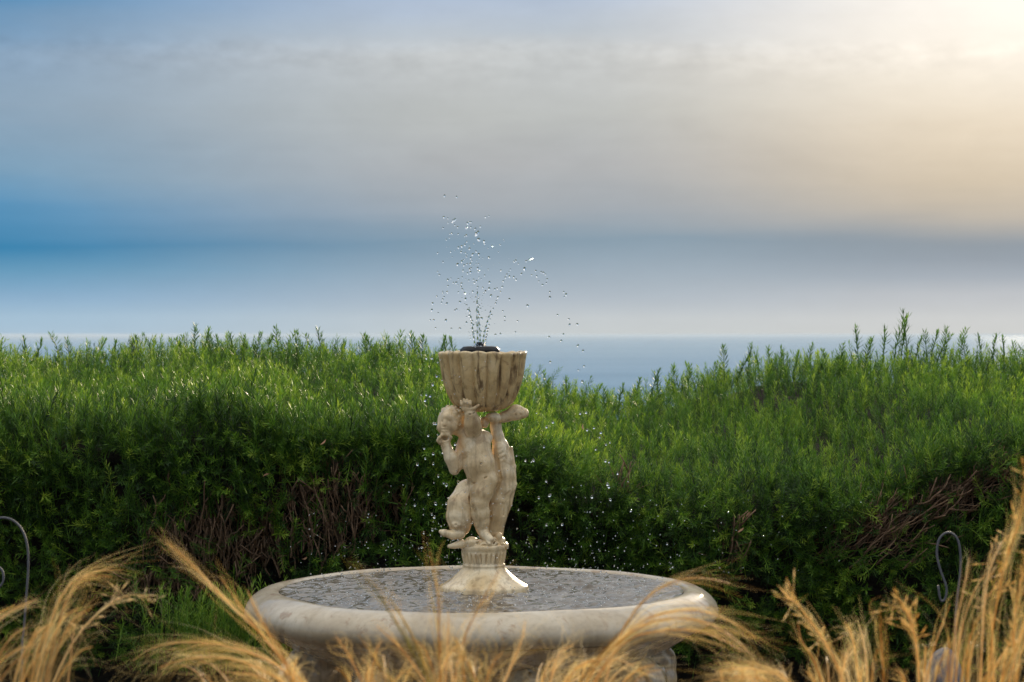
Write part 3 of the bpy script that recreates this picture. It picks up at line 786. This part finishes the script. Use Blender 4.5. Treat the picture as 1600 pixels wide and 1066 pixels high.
# single shoots that stand against the sky
sky_me = []
for k in range(8):
    V, F, T = shoot_proto(0.17, 20, .037, .0055, 1.0, 0.42, 0.05, 0.0024)
    sky_me.append(new_mesh('shoot', V, F, M_LEAF, False, {'tint': np.clip(T + rng.uniform(0.15, 0.38), 0, 1)}))
TIPS = [(12, 534), (40, 529), (57, 532), (95, 524), (110, 532), (145, 532), (178, 533), (205, 526), (212, 530), (240, 530), (275, 527), (290, 530), (305, 511), (316, 515), (328, 523), (345, 528), (366, 524), (380, 528), (398, 522), (412, 526), (437, 514), (445, 520),
        (462, 522), (500, 517), (492, 524), (530, 536), (571, 527), (588, 522), (604, 531), (618, 521), (645, 523), (660, 526), (688, 526), (700, 533), (712, 530), (858, 583), (888, 592), (920, 604), (943, 606), (965, 604), (990, 592), (1016, 577), (1030, 583),
        (1053, 572), (1076, 574), (1088, 572), (1110, 568), (1132, 543), (1150, 556), (1168, 540), (1188, 552), (1202, 545), (1218, 546), (1240, 550), (1262, 540), (1290, 548), (1311, 541), (1341, 513), (1352, 530), (1360, 535), (1380, 514), (1397, 496), (1408, 508),
        (1417, 490), (1430, 528), (1447, 520), (1455, 519), (1463, 521), (1475, 515), (1499, 516), (1511, 528), (1535, 526), (1552, 526), (1569, 529), (1590, 537), (1597, 540), (-30, 530), (1640, 535)]
for k, (px, py) in enumerate(TIPS):
    d = D + YR + rng.uniform(-0.35, 0.15)
    tip = at(px, py, d)
    zb = float(zr_of(np.array([tip.x]))[0]) + 0.01
    Lw = min(max(tip.z - zb, 0.12), 0.27)
    o = obj('shoot', sky_me[k % 8], hedge, (tip.x - HO[0], tip.y - HO[1], tip.z - Lw - HO[2]))
    sc_ = Lw / 0.17
    o.scale = (0.8 + 0.35 * sc_, 0.8 + 0.35 * sc_, sc_)
    o.rotation_euler = (rng.normal(0, 0.09), rng.normal(0, 0.09), rng.uniform(0, 6.28))

# bare brown twigs in the gaps
twig_me = []
for k in range(8):
    L = rng.uniform(.08, .13)
    wv = rng.normal(0, 0.008, (5, 2)); wv[0] = 0
    path = [(wv[:i + 1, 0].sum() * 0.6, wv[:i + 1, 1].sum() * 0.6, L * i / 4) for i in range(5)]
    parts = [tube(resample(path, 7), np.linspace(.0026, .0015, 7), 5)]
    for q in range(int(rng.integers(1, 4))):
        b0 = np.array(path[int(rng.integers(1, 4))]); dr = np.array([rng.normal(0, .4), rng.normal(0, .4), 1.0]); ll = rng.uniform(.03, .06)
        parts.append(tube(np.array([b0, b0 + dr * ll * .5 + rng.normal(0, .005, 3), b0 + dr * ll]), np.array([.0026, .0021, .0015]), 4))
    V, F = join(parts)
    twig_me.append(new_mesh('bare_twig', V, F, M_BARK))
cnt = 0; tries = 0
while cnt < 298 and tries < 60:
    tries += 1
    x, v, P, N = hedge_sample(900, 0.05, 0.42, -1.75, 1.9)
    bb = bareness(P)
    sel = np.where(rng.uniform(0, 1, 900) < bb ** 1.5 * 0.5 * np.where(to_px(P)[0] < 640, 1.0, 0.55))[0]
    px, py = to_px(P)
    for i in sel:
        if cnt >= 298: break
        if not (0 < px[i] < 1600): continue
        right = px[i] > 1200
        o = obj('bare_twig', twig_me[int(rng.integers(0, 8))], hedge, tuple(P[i] - N[i] * rng.uniform(0.0, 0.09) - HO - np.array([0, 0, .05])))
        lean = Vector((0.75 if right else rng.normal(0, 0.16), -0.12 + rng.normal(0, 0.2), 0.62 if right else 1.0)) + Vector(tuple(rng.normal(0, 0.10, 3)))
        o.rotation_euler = (lean.to_track_quat('Z', 'Y') @ Matrix.Rotation(rng.uniform(0, 6.28), 3, 'Z').to_quaternion()).to_euler()
        sc_ = rng.uniform(0.7, 1.35); o.scale = (sc_, sc_, sc_)
        cnt += 1
# tangle of finer dead twigs behind them, too many to count
parts = []
x, v, P, N = hedge_sample(16000, 0.04, 0.42, -1.75, 1.9)
bb = bareness(P); sel = np.where(rng.uniform(0, 1, 16000) < bb * 1.0)[0][:1900]
pxs, _ = to_px(P)
for i in sel:
    q0 = P[i] - N[i] * rng.uniform(0.03, 0.11)
    dr = np.array([rng.normal(0.75 if pxs[i] > 1200 else 0, 0.45), rng.normal(-0.15, 0.35), rng.normal(0.8, 0.4)]); dr /= np.linalg.norm(dr)
    L = rng.uniform(.04, .13); q1 = q0 + dr * L * .5 + rng.normal(0, .008, 3)
    parts.append(tube(np.array([q0, q1, q0 + dr * L]), np.array([.0018, .0014, .0008]) * rng.uniform(.7, 1.3), 4))
V, F = join(parts)
o = obj('dead_twigs', new_mesh('dead_twigs', V - HO, F, M_BARK), hedge); o['kind'] = 'stuff'
# fresh low shoots beside the basin
n = 260
pxl = rng.normal(345, 60, n); pyl = rng.uniform(930, 1030, n)
pos = np.array([at(a_, b_, D + rng.uniform(1.0, 1.2)) for a_, b_ in zip(pxl, pyl)])
V, F, T = scatter(TOP, pos - np.array([0, 0, .06]), up + rng.normal(0, .18, (n, 3)), rng.uniform(.5, .9, n), rng.normal(.55, .12, n))
o = obj('young_shoots', new_mesh('young_shoots', V - HO, F, M_LEAF, False, {'tint': T}), hedge); o['kind'] = 'stuff'
# a few withered leaves caught in the foliage
V = np.array([(0, 0, 0), (.003, .004, .007), (.0035, .006, .016), (0, .003, .026), (-.0035, .005, .015), (-.003, .003, .006)]); F = np.array([[0, 1, 2, 3], [0, 3, 4, 5]])
dry = new_mesh('withered_leaf', V, F, M_DRYLEAF)
for px, py in ((1152, 832), (1160, 815), (1143, 845), (500, 695), (912, 672), (1165, 808), (410, 745), (480, 870)):
    q = at(px, py, D + 1.17)
    o = obj('withered_leaf', dry, hedge, (q.x - HO[0], q.y - HO[1], q.z - HO[2])); o.rotation_euler = (rng.normal(0, .5), rng.normal(.6, .5), rng.uniform(0, 6.28))

# ------------------------------------------------------------------ feather grass in front
def ribbons(paths, widths, tint):
    """paths (n,k,3), widths (n,k) -> ribbon strips"""
    n, k, _ = paths.shape
    T = np.gradient(paths, axis=1); T /= np.linalg.norm(T, axis=2)[..., None] + 1e-9
    ref = rng.normal(0, 1, (n, 1, 3)); S_ = np.cross(T, ref); S_ /= np.linalg.norm(S_, axis=2)[..., None] + 1e-9
    A = paths + S_ * widths[..., None] / 2; B = paths - S_ * widths[..., None] / 2
    V = np.stack([A, B], 2).reshape(-1, 3)
    base = (np.arange(n) * k * 2)[:, None] + (np.arange(k - 1) * 2)[None]
    F = np.stack([base, base + 1, base + 3, base + 2], -1).reshape(-1, 4)
    return V, F, np.repeat(tint, k * 2)

def feather(spine, n, spread, tint, width=0.00052, t0max=0.70, over=0.12, thick=0.0018, k=13, stem=0.0016, hang=0.02):
    """a plume: fine hairs that leave the spine and splay"""
    SP = resample(spine, 60)
    full = np.linalg.norm(np.diff(SP, axis=0), axis=1).sum()
    t0 = rng.uniform(0.0, t0max, n); t1 = np.clip(t0 + rng.uniform(0.30, 0.75, n), 0, 1.0)
    u = np.linspace(0, 1, k)[None]
    tt = t0[:, None] + (t1 - t0)[:, None] * u
    fi = tt * 59; i = np.clip(fi.astype(int), 0, 58); f = (fi - i)[..., None]
    P = SP[i] * (1 - f) + SP[i + 1] * f
    off = np.clip(rng.normal(0, 0.8, (n, 1, 3)), -1.3, 1.3); off[..., 1] *= 0.8
    P = P + off * (thick * (1 - 0.5 * tt) + spread * full * (u * (0.35 + 0.65 * tt)) ** 1.6)[..., None]
    P[..., 2] -= hang * full * (u ** 2) * rng.uniform(0, 1, (n, 1))
    P += rng.normal(0, 1, (n, 1, 3)) * (0.006 * np.sin(u * math.pi))[..., None] + rng.normal(0, 1, (n, 1, 3)) * (0.0035 * np.sin(u * 5.0 + rng.uniform(0, 6, (n, 1))) * u)[..., None]
    wd = width * rng.uniform(0.6, 1.4, (n, 1)) * (1.05 - 0.85 * u)
    V, F, T = ribbons(P, wd, np.clip(tint + rng.normal(0, 0.22, n), 0, 1))
    ST, SF = tube(SP[::5], np.linspace(stem, stem * 0.35, 12), 5)
    V2, F2 = join([(V, F), (ST, SF)])
    return V2, F2, np.concatenate([T, np.full(len(ST), max(tint - 0.12, 0))])

def spikelets(spine, n, tint, size=0.012):
    SP = resample(spine, 40); parts, ts = [], []
    for _ in range(n):
        t = rng.uniform(0.35, 1); c = SP[int(t * 39)]; tg = SP[min(int(t * 39) + 1, 39)] - SP[int(t * 39) - 1]; tg /= np.linalg.norm(tg)
        d = tg + rng.normal(0, 0.55, 3); d /= np.linalg.norm(d); ll = size * rng.uniform(.7, 1.5)
        st = c + d * ll * rng.uniform(0.2, 2.2)
        V, F = tube(np.array([c, st, st + d * ll * .35, st + d * ll]), np.array([.0003, .0004, .0012, .0002]), 4)
        parts.append((V, F)); ts.append(np.full(len(V), np.clip(tint + rng.normal(0, .12), 0, 1)))
    V, F = join(parts); return V, F, np.concatenate(ts)

def px_spine(pts, d, dj=0.05):
    d0 = d + rng.normal(0, dj); slope = rng.normal(0, 0.06)
    return [tuple(at(px, py, d0 + slope * i)) for i, (px, py) in enumerate(pts)]

def tussock(label, bx, d, plumes, fill, fill_spread, lean, hfill, tint=0.6, nh=110):
    """plumes: (pixel points, hairs, spread, tint, kind); fill: number of random stems rising from the crown"""
    d -= 0.42; hfill += 0.055
    base = at(bx, 0, d); base.z = 0.0
    root = empty('grass_tussock', tuple(base))
    tag(root, label, 'grass', 'golden feather grass in the foreground')
    B = np.array(base)
    # leaf mass: many fine blades from the crown
    n = fill
    a = rng.uniform(0, 6.28, n); r0 = 0.05 * np.sqrt(rng.uniform(0, 1, n))
    out = np.abs(rng.normal(0, fill_spread, n)); hh = hfill * rng.uniform(0.72, 1.08, n)
    k = 9; u = np.linspace(0, 1, k)[None]
    dx = np.cos(a) * out + lean + rng.normal(0, 0.03, n); dy = np.sin(a) * out * 0.6
    Pz = hh[:, None] * (u * 1.25 - 0.25 * u ** 3 - (np.hypot(dx, dy)[:, None] * 0.55) * u ** 3)
    P = np.stack([B[0] + (np.cos(a) * r0)[:, None] + dx[:, None] * u ** 1.9, B[1] + (np.sin(a) * r0)[:, None] + dy[:, None] * u ** 1.9, Pz], -1)
    P += rng.normal(0, 1, (n, 1, 3)) * (0.012 * np.sin(u * 3.1))[..., None]
    wd = 0.00062 * rng.uniform(0.6, 1.5, (n, 1)) * (1.1 - 0.85 * u)
    V, F, T = ribbons(P, wd, np.clip(tint + rng.normal(0, 0.26, n), 0, 1))
    o = obj('blades', new_mesh('blades', V - B, F, M_GRASS, False, {'tint': T}), root); o['kind'] = 'stuff'
    for pts, hairs, spread, tn, kind in plumes:
        sp = px_spine(pts, d)
        b0 = np.array([B[0] + rng.normal(0, 0.03), B[1] + rng.normal(0, 0.03), 0.02])
        low = np.array(sp[0]); mid_ = (b0 * 0.45 + low * 0.55) + np.array([0, 0, 0.06])
        stemV, stemF = tube(resample([b0, mid_, low], 6), np.linspace(.0022, .0016, 6), 5)
        pV, pF, pT = feather(sp, int(hairs * 0.62), spread * 1.2, tn)
        parts = [(stemV, stemF), (pV, pF)]; T = [np.full(len(stemV), max(tn - 0.1, 0)), pT]
        if kind == 's':
            sV, sF, sT = spikelets(sp, 34, min(tn + 0.15, 1)); parts.append((sV, sF)); T.append(sT)
        V, F = join(parts)
        obj('plume', new_mesh('plume', V - B, F, M_GRASS, False, {'tint': np.concatenate(T)}), root)

def rand_plumes(n, x0, x1, lean0, lean1, top0, top1, hairs=45, spread=0.10, tint=0.62):
    out = []
    for _ in range(n):
        x = rng.uniform(x0, x1); ln = rng.uniform(lean0, lean1); tp = rng.uniform(top0, top1)
        hgt_ = 1130 - tp
        out.append(([(x, 1130), (x + ln * 0.25, 1130 - hgt_ * 0.55), (x + ln * 0.6, 1130 - hgt_ * 0.88), (x + ln, tp)], int(hairs * rng.uniform(.6, 1.4)), spread * rng.uniform(.6, 1.5), float(np.clip(tint + rng.normal(0, .15), 0, 1)), 'f'))
    return out

tussock('dense golden feather grass tussock in the lower left corner below the wire hook', 20, 3.75,
        [([(40, 1130), (75, 985), (105, 918), (150, 893), (205, 892)], 90, .10, .55, 'f'), ([(60, 1120), (85, 1000), (110, 925), (140, 900), (190, 903)], 70, .09, .5, 'f'),
         ([(60, 1120), (110, 1010), (160, 952), (205, 930), (243, 938)], 26, .12, .85, 's'), ([(-40, 1020), (0, 968), (35, 945), (65, 935)], 60, .09, .55, 'f'),
         ([(100, 1130), (112, 1010), (118, 970)], 40, .05, .45, 'f')]
        + rand_plumes(14, -90, 90, 20, 130, 940, 1020, 44, 0.12, 0.62), 520, 0.17, 0.10, 0.60)
tussock('arching golden feather grass with long plume bowing left before the basin edge', 470, 3.65,
        [([(540, 1150), (430, 1015), (345, 930), (285, 868), (252, 842)], 75, .035, .62, 'f'), ([(520, 1140), (430, 1020), (380, 955), (335, 888)], 40, .04, .5, 'f'), ([(500, 1130), (440, 1030), (398, 950), (385, 918)], 26, .04, .45, 'f'),
         ([(530, 1130), (450, 1052), (385, 1018), (310, 1004), (240, 1012), (192, 1045)], 130, .07, .66, 'f'), ([(520, 1130), (430, 1058), (360, 1030), (290, 1030), (235, 1050)], 100, .09, .7, 'f'),
         ([(480, 1130), (440, 1020), (418, 985), (412, 960)], 14, .03, .35, 'f'), ([(470, 1120), (410, 1060), (340, 1050)], 70, .10, .6, 'f')]
        + rand_plumes(8, 300, 480, -130, 20, 1020, 1055, 40, 0.13, 0.62), 380, 0.16, -0.06, 0.57)
tussock('upright golden feather grass before the middle of the basin with tallest orange stems', 680, 3.5,
        [([(715, 1150), (650, 1030), (595, 935), (540, 868)], 30, .03, .12, 'f'), ([(700, 1150), (655, 1020), (625, 960), (600, 925)], 26, .03, .2, 'f'), ([(690, 1150), (686, 1000), (684, 930), (668, 842)], 46, .03, .42, 'f'), ([(690, 1150), (722, 1010), (748, 950), (788, 876)], 50, .04, .42, 'f'),
         ([(690, 1140), (700, 1000), (700, 950)], 60, .07, .55, 'f'), ([(600, 1140), (548, 1030), (520, 988)], 34, .06, .5, 'f'), ([(640, 1140), (590, 1040), (555, 985)], 30, .04, .3, 'f'), ([(700, 1130), (640, 1030), (580, 970)], 40, .05, .5, 'f'), ([(760, 1130), (812, 1010), (822, 965)], 60, .08, .68, 'f')]
        + rand_plumes(18, 560, 860, -60, 60, 990, 1055, 42, 0.13, 0.58), 520, 0.15, 0.0, 0.58)
tussock('feather grass bending right across the right half of the basin rim', 930, 3.6,
        [([(860, 1140), (925, 1040), (985, 970), (1015, 926)], 24, .025, .3, 'f'), ([(880, 1130), (940, 1030), (1010, 975), (1085, 968), (1150, 1000), (1185, 1040)], 80, .07, .55, 'f'), ([(900, 1120), (970, 1010), (1040, 985), (1110, 992), (1180, 1030)], 56, .08, .6, 'f'),
         ([(930, 1120), (975, 980), (1030, 920), (1090, 903), (1160, 916)], 46, .06, .5, 'f'), ([(850, 1120), (900, 1045), (955, 1030), (1000, 1045)], 60, .10, .7, 'f'), ([(850, 1120), (870, 1030), (900, 1005)], 80, .10, .66, 'f'), ([(900, 1110), (985, 985), (1060, 955), (1130, 965), (1200, 1010)], 50, .07, .55, 'f')]
        + rand_plumes(13, 820, 960, 10, 90, 1015, 1058, 44, 0.13, 0.64), 420, 0.13, 0.03, 0.575)
tussock('feather grass with low rounded tuft right of the basin foot', 1190, 3.55,
        [([(1280, 1150), (1230, 1065), (1170, 1045), (1105, 1052)], 120, .08, .62, 'f'), ([(1270, 1150), (1210, 1070), (1150, 1058), (1090, 1070)], 90, .08, .6, 'f')]
        + rand_plumes(8, 1120, 1260, -70, 10, 1040, 1062, 60, 0.12, 0.6), 420, 0.12, -0.03, 0.55)
tussock('pale feather grass with nodding seed heads between basin and wire loop', 1350, 3.7,
        [([(1345, 1150), (1310, 1045), (1280, 990), (1250, 950), (1238, 938)], 70, .06, .75, 's'), ([(1310, 1140), (1275, 1040), (1252, 1000), (1246, 965)], 24, .04, .5, 'f'), ([(1350, 1140), (1335, 1010), (1318, 968)], 90, .08, .8, 'f'), ([(1360, 1140), (1352, 1020), (1340, 970)], 80, .08, .75, 'f'),
         ([(1440, 1140), (1432, 1010), (1418, 960), (1398, 925)], 60, .04, .7, 's'), ([(1385, 1120), (1377, 1000), (1375, 945)], 24, .04, .4, 'f'), ([(1440, 1130), (1455, 1030), (1490, 930)], 20, .03, .6, 'f')]
        + rand_plumes(12, 1280, 1460, -40, 50, 990, 1050, 40, 0.11, 0.66), 380, 0.13, 0.0, 0.57)
tussock('tall golden feather grass at the right edge with stems reaching above the wire loop', 1560, 3.75,
        [([(1540, 1150), (1552, 980), (1572, 880), (1596, 800), (1602, 735)], 70, .035, .68, 's'), ([(1530, 1150), (1535, 1000), (1545, 900), (1572, 840), (1612, 830)], 50, .05, .66, 's'), ([(1480, 1150), (1492, 1000), (1508, 910), (1516, 862)], 40, .03, .5, 'f'), ([(1490, 1120), (1500, 1000), (1522, 925), (1548, 888)], 36, .04, .55, 'f'),
         ([(1500, 1140), (1510, 1000), (1530, 930)], 30, .04, .12, 'f'), ([(1590, 1150), (1585, 980), (1602, 880)], 70, .06, .7, 's'), ([(1560, 1140), (1600, 980), (1640, 900)], 70, .07, .65, 'f')]
        + rand_plumes(13, 1470, 1650, -30, 90, 920, 1040, 36, 0.08, 0.64), 420, 0.14, 0.05, 0.60)

# ------------------------------------------------------------------ wire hooks and stone post
def wire(name, label, cat, paths, d, r=0.0027):
    first = np.array(at(*paths[0][-1], d)); base = np.array([first[0], first[1], 0.0])
    root = empty(name, tuple(base)); tag(root, label, cat)
    for nm, pts in paths_named(paths):
        P = [np.array(at(px, py, d + dd)) for px, py, dd in [(*q, 0.0) for q in pts]]
        if nm == 'stem': P.append(np.array([P[-1][0], P[-1][1], 0.0]))
        V, F = tube(resample(P, 44), r, 8)
        obj(nm, new_mesh(nm, V - base, F, M_WIRE), root)
def paths_named(paths): return [('stem', paths[0])] + [('curl', q) for q in paths[1:]]
wire('wire_hook', 'grey bent wire garden hook at the left edge above the grass', 'hook',
     [[(-32, 868), (-26, 832), (-8, 812), (12, 810), (30, 822), (41, 846), (44, 880), (41, 930), (37, 985), (34, 1040)], [(-30, 870), (-20, 884), (-6, 884), (4, 894), (4, 910), (-6, 922)]], 5.0)
wire('wire_loop', 'grey wire garden stake with elongated loop at the right among grass', 'stake',
     [[(1466, 915), (1470, 938), (1477, 936), (1479, 918), (1470, 892), (1464, 866), (1468, 842), (1482, 832), (1496, 842), (1501, 868), (1500, 900), (1495, 945), (1493, 1010)]], 5.0)
s = Sculpt((-40, -60, -40), (40, 60, 40), 2.0)
s.ell((0, 0, 0), (26, 40, 24), 6); s.ell((4, -26, 2), (22, 22, 20), 8); s.ell((-10, 22, 6), (14, 16, 14), 6); s.ell((22, 18, 20), (12, 14, 12), 5, 'sub')
V, F = s.mesh()
q = at(1478, 1003, 4.9)
V = np.stack([V[:, 0] * .0022, -V[:, 2] * .0022, (V[:, 1] + 50) / 92 * q.z], 1)
tag(obj('garden_stone', new_mesh('garden_stone', V, F[:, ::-1], M_GRANITE), None, (q.x, q.y, 0)), 'dark speckled upright stone half hidden behind grass below the wire loop', 'stone')

# ------------------------------------------------------------------ water in the air
def drop_mesh(name, k):
    bm = bmesh.new(); bmesh.ops.create_icosphere(bm, subdivisions=3, radius=1.0)
    ph = [random.uniform(0, 6) for _ in range(6)]
    for v in bm.verts:
        c = v.co; v.co = c * (1 + 0.06 * math.sin(2.3 * c.x + ph[0]) * math.cos(2.1 * c.z + ph[1]) + 0.05 * math.sin(3 * c.y + ph[2]))
        v.co.z *= 1.0 + 0.12 * k
    me = bpy.data.meshes.new(name); bm.to_mesh(me); bm.free()
    for p_ in me.polygons: p_.use_smooth = True
    me.materials.append(M_DROP); return me
DM = [drop_mesh('water_droplet', k) for k in range(4)]
def drops(lst, label, group, rad, dep):
    for q in lst:
        big = 1.5 if len(q) > 2 else 1.0
        p_ = at(q[0], q[1], D + rng.uniform(-dep, dep))
        o = obj('water_droplet', random.choice(DM), None, p_)
        r_ = rad * big * rng.uniform(0.75, 1.2); o.scale = (r_, r_, r_ * rng.uniform(.95, 1.25)); o.rotation_euler = (rng.normal(0, .3), rng.normal(0, .3), rng.uniform(0, 6))
        tag(o, label, 'droplet', group)
def crop(pts, x0, y0, sc_): return [(x0 + q[0] / sc_, y0 + q[1] / sc_, *q[2:]) for q in pts]
JET = [(215,64),(289,71),(211,195),(237,203),(237,230),(268,218),(276,214),(281,208),(264,226),(279,245),(297,257),(207,262),(468,194),(489,187),(357,233),(368,227),(379,226),(350,262),(377,258),(405,268),(412,298,1),(420,290,1),(407,306),(436,253),(426,333,1),(459,346),(463,360),
       (249,298),(262,296),(300,300),(245,322),(227,334),(342,312),(351,308),(353,347),(341,366),(301,383),(322,375),(370,390),(254,409),(173,417),(207,471),(318,410),(345,415),(389,425,1),(410,408),(427,425),(350,437),(376,450),(384,465),(490,445),(508,372),(560,366),(295,487,1),(322,470),(335,492),
       (355,485),(375,482),(330,525),(372,518),(380,510),(357,542),(376,535),(420,510),(425,485),(424,530),(463,555),(173,531),(184,551),(562,525),(236,582),(255,573),(270,600),(288,600),(301,577),(325,566),(365,585),(393,580),(413,590),(320,605),(318,625),(326,640),(237,620),(400,600),(420,625),(452,630),
       (490,636,1),(468,652),(525,640),(540,635),(493,598),(205,655),(207,665),(232,657),(301,658),(340,665),(390,655),(415,675),(425,700),(345,700),(168,685),(213,688),(205,702),(197,722),(229,728),(501,680),(352,738),(430,740),(142,728),(137,768),(177,786),(290,764),(280,770),(310,718),(360,768),(368,803),
       (385,835),(350,845),(128,830),(149,830),(223,832),(160,880),(258,882),(311,882),(445,820),(408,690),(398,720),(418,730),(437,760),(420,780),(428,800),(395,860),(432,860),(405,900),(440,900)]
ARC = [(545,690),(535,712),(531,728),(516,760),(505,798),(497,825),(575,775),(587,810),(587,835),(666,837),(616,701),(727,742,1),(912,799),(986,858),(982,825),(1034,856),(948,918),(861,934),(935,957),(1037,988),(1070,1019),(865,657),(866,690),(950,657),(965,673),(955,686),(645,470),(656,463),(671,482),
       (720,466),(737,457),(758,455),(709,514,1),(690,545),(778,527),(784,560),(812,534),(826,538),(838,549),(848,578),(843,601),(820,613),(797,591),(753,553),(622,518),(612,533),(600,549),(591,568),(578,591),(616,562),(643,565),(657,581),(573,625),(561,657),(490,860),(480,885),(652,905),(530,920),(560,915)]
FALL_R = crop([(406,632),(441,627),(487,718),(447,731),(528,747),(522,775),(583,806),(560,818),(498,847),(556,915),(576,923),(628,990),(569,1055),(205,713),(190,830),(127,912),(80,913),(243,685),(228,326),(429,352),(395,376),(418,443),(313,450)], 800, 480, 3.8075) \
    + crop([(610,87),(553,172),(543,155),(442,238),(562,257),(697,330),(165,228),(92,243),(141,135),(937,548),(245,420),(142,423)], 820, 720, 4.21)
FALL_L = crop([(140,52),(110,150),(252,180),(118,225),(180,265),(60,270),(217,358),(258,412),(278,425),(370,408),(142,495),(40,580),(197,567),(277,566),(168,648),(188,670),(172,765),(107,788),(90,900),(178,190),(345,118),(382,112)], 640, 670, 4.846) \
    + [(666, 617), (672, 619), (676, 601), (664, 626), (682, 588), (675, 560), (666, 560), (690, 594), (678, 662), (681, 662), (669, 681), (695, 575)]
drops(crop(JET, 640, 290, 3.947), 'clear water droplet flung up in the jet above the fluted bowl', 'droplets of the central jet', 0.0025, 0.06)
drops(crop(ARC, 640, 290, 3.947), 'clear water droplet arching to the right of the jet', 'droplets of the right-hand arc', 0.0025, 0.06)
drops(FALL_R, 'bright water droplet falling right of the statue before the dark hedge', 'droplets falling on the right', 0.0029, 0.14)
drops(FALL_L, 'bright water droplet falling left of the statue before the dark hedge', 'droplets falling on the left', 0.0030, 0.14)
# fine spray nobody could count
bm = bmesh.new(); bmesh.ops.create_icosphere(bm, subdivisions=2, radius=1.0)
IV = np.array([v.co[:] for v in bm.verts]); IF = np.array([[v.index for v in f.verts] for f in bm.faces]); bm.free()
pts = []
for _ in range(260):
    pts.append((rng.normal(900, 170), 895 - abs(rng.normal(0, 55)), rng.uniform(-0.35, 0.45), rng.uniform(.0008, .0018)))
for _ in range(90):
    pts.append((rng.normal(690, 90), 880 - abs(rng.normal(0, 50)), rng.uniform(-0.35, 0.4), rng.uniform(.0008, .0018)))
for _ in range(70):
    pts.append((rng.normal(754, 36), rng.uniform(560, 860), -0.13 - rng.uniform(0, .1), rng.uniform(.0010, .0022)))
for _ in range(190):
    t = rng.uniform(0, 1) ** 1.5; pts.append((rng.normal(744, 4 + 26 * t), 545 - 175 * t, rng.uniform(-.05, .05), rng.uniform(.0006, .0018)))
for _ in range(800):
    q = rng.uniform(0, 2 * np.pi); rq = 0.5 * math.sqrt(rng.uniform(0.06, 1)); d_ = D + rq * math.sin(q)
    pts.append((CX + (rq * math.cos(q) - XC) * FPX / d_, CY0 + (H - 0.555 - abs(rng.normal(0, .010))) * FPX / d_, rq * math.sin(q), rng.uniform(.0009, .0023)))
Vs, Fs = [], []
for i, (px, py, dd, r_) in enumerate(pts):
    c = np.array(at(px, py, D + dd)); Vs.append(IV * r_ + c); Fs.append(IF + i * len(IV))
tag(obj('water_spray', new_mesh('water_spray', np.concatenate(Vs), np.concatenate(Fs), M_DROP)), 'fine water spray drifting around the bowl and above the basin', 'spray', kind='stuff')
# unbroken feet of the jets just above the nozzle
JETS = [[(743, 546), (740, 525), (737, 505), (733, 480)], [(747, 546), (746, 520), (745, 490), (746, 455)], [(750, 546), (750, 525), (748, 500), (747, 478)], [(754, 546), (756, 525), (761, 505), (767, 485)], [(758, 547), (759, 530), (763, 512)]]
where = ['leftmost of the thin jets rising from the pump', 'tallest thin jet rising straight from the pump', 'short thin jet right beside the tallest jet', 'thin jet leaning right towards the droplet arc', 'shortest and rightmost thin jet on the pump']
for pts, lab in zip(JETS, where):
    P = resample([np.array(at(px, py, D - 0.01)) for px, py in pts], 46)
    rr_ = 0.0024 * (1 - 0.45 * np.linspace(0, 1, 46)) * (1 + 0.55 * np.sin(np.linspace(0, 50, 46) + rng.uniform(0, 6)) * np.linspace(0.2, 1, 46))
    V, F = tube(P, rr_, 10)
    tag(obj('water_jet', new_mesh('water_jet', V, F, M_DROP)), lab, 'water jet', 'jets of the pump')

# ------------------------------------------------------------------ sea air
m = bpy.data.materials.new('haze_air'); m.use_nodes = True; m.node_tree.nodes.clear(); b = NB(m.node_tree)
pv = b.node('ShaderNodeVolumePrincipled')
pv.inputs['Color'].default_value = (0.72, 0.84, 0.95, 1); pv.inputs['Density'].default_value = 3.5e-5; pv.inputs['Anisotropy'].default_value = 0.0
om = b.node('ShaderNodeOutputMaterial'); b.l.new(pv.outputs[0], om.inputs['Volume'])
x0, x1, y0, y1, z0, z1 = -70000, 70000, -1200, 95000, -70.0, 1.62
V = np.array([(x, y, z) for z in (z0, z1) for y in (y0, y1) for x in (x0, x1)])
F = np.array([[0, 2, 3, 1], [4, 5, 7, 6], [0, 1, 5, 4], [2, 6, 7, 3], [0, 4, 6, 2], [1, 3, 7, 5]])
tag(obj('haze', new_mesh('haze', V, F, m, False)), kind='stuff', label='thin sea haze softening the horizon')
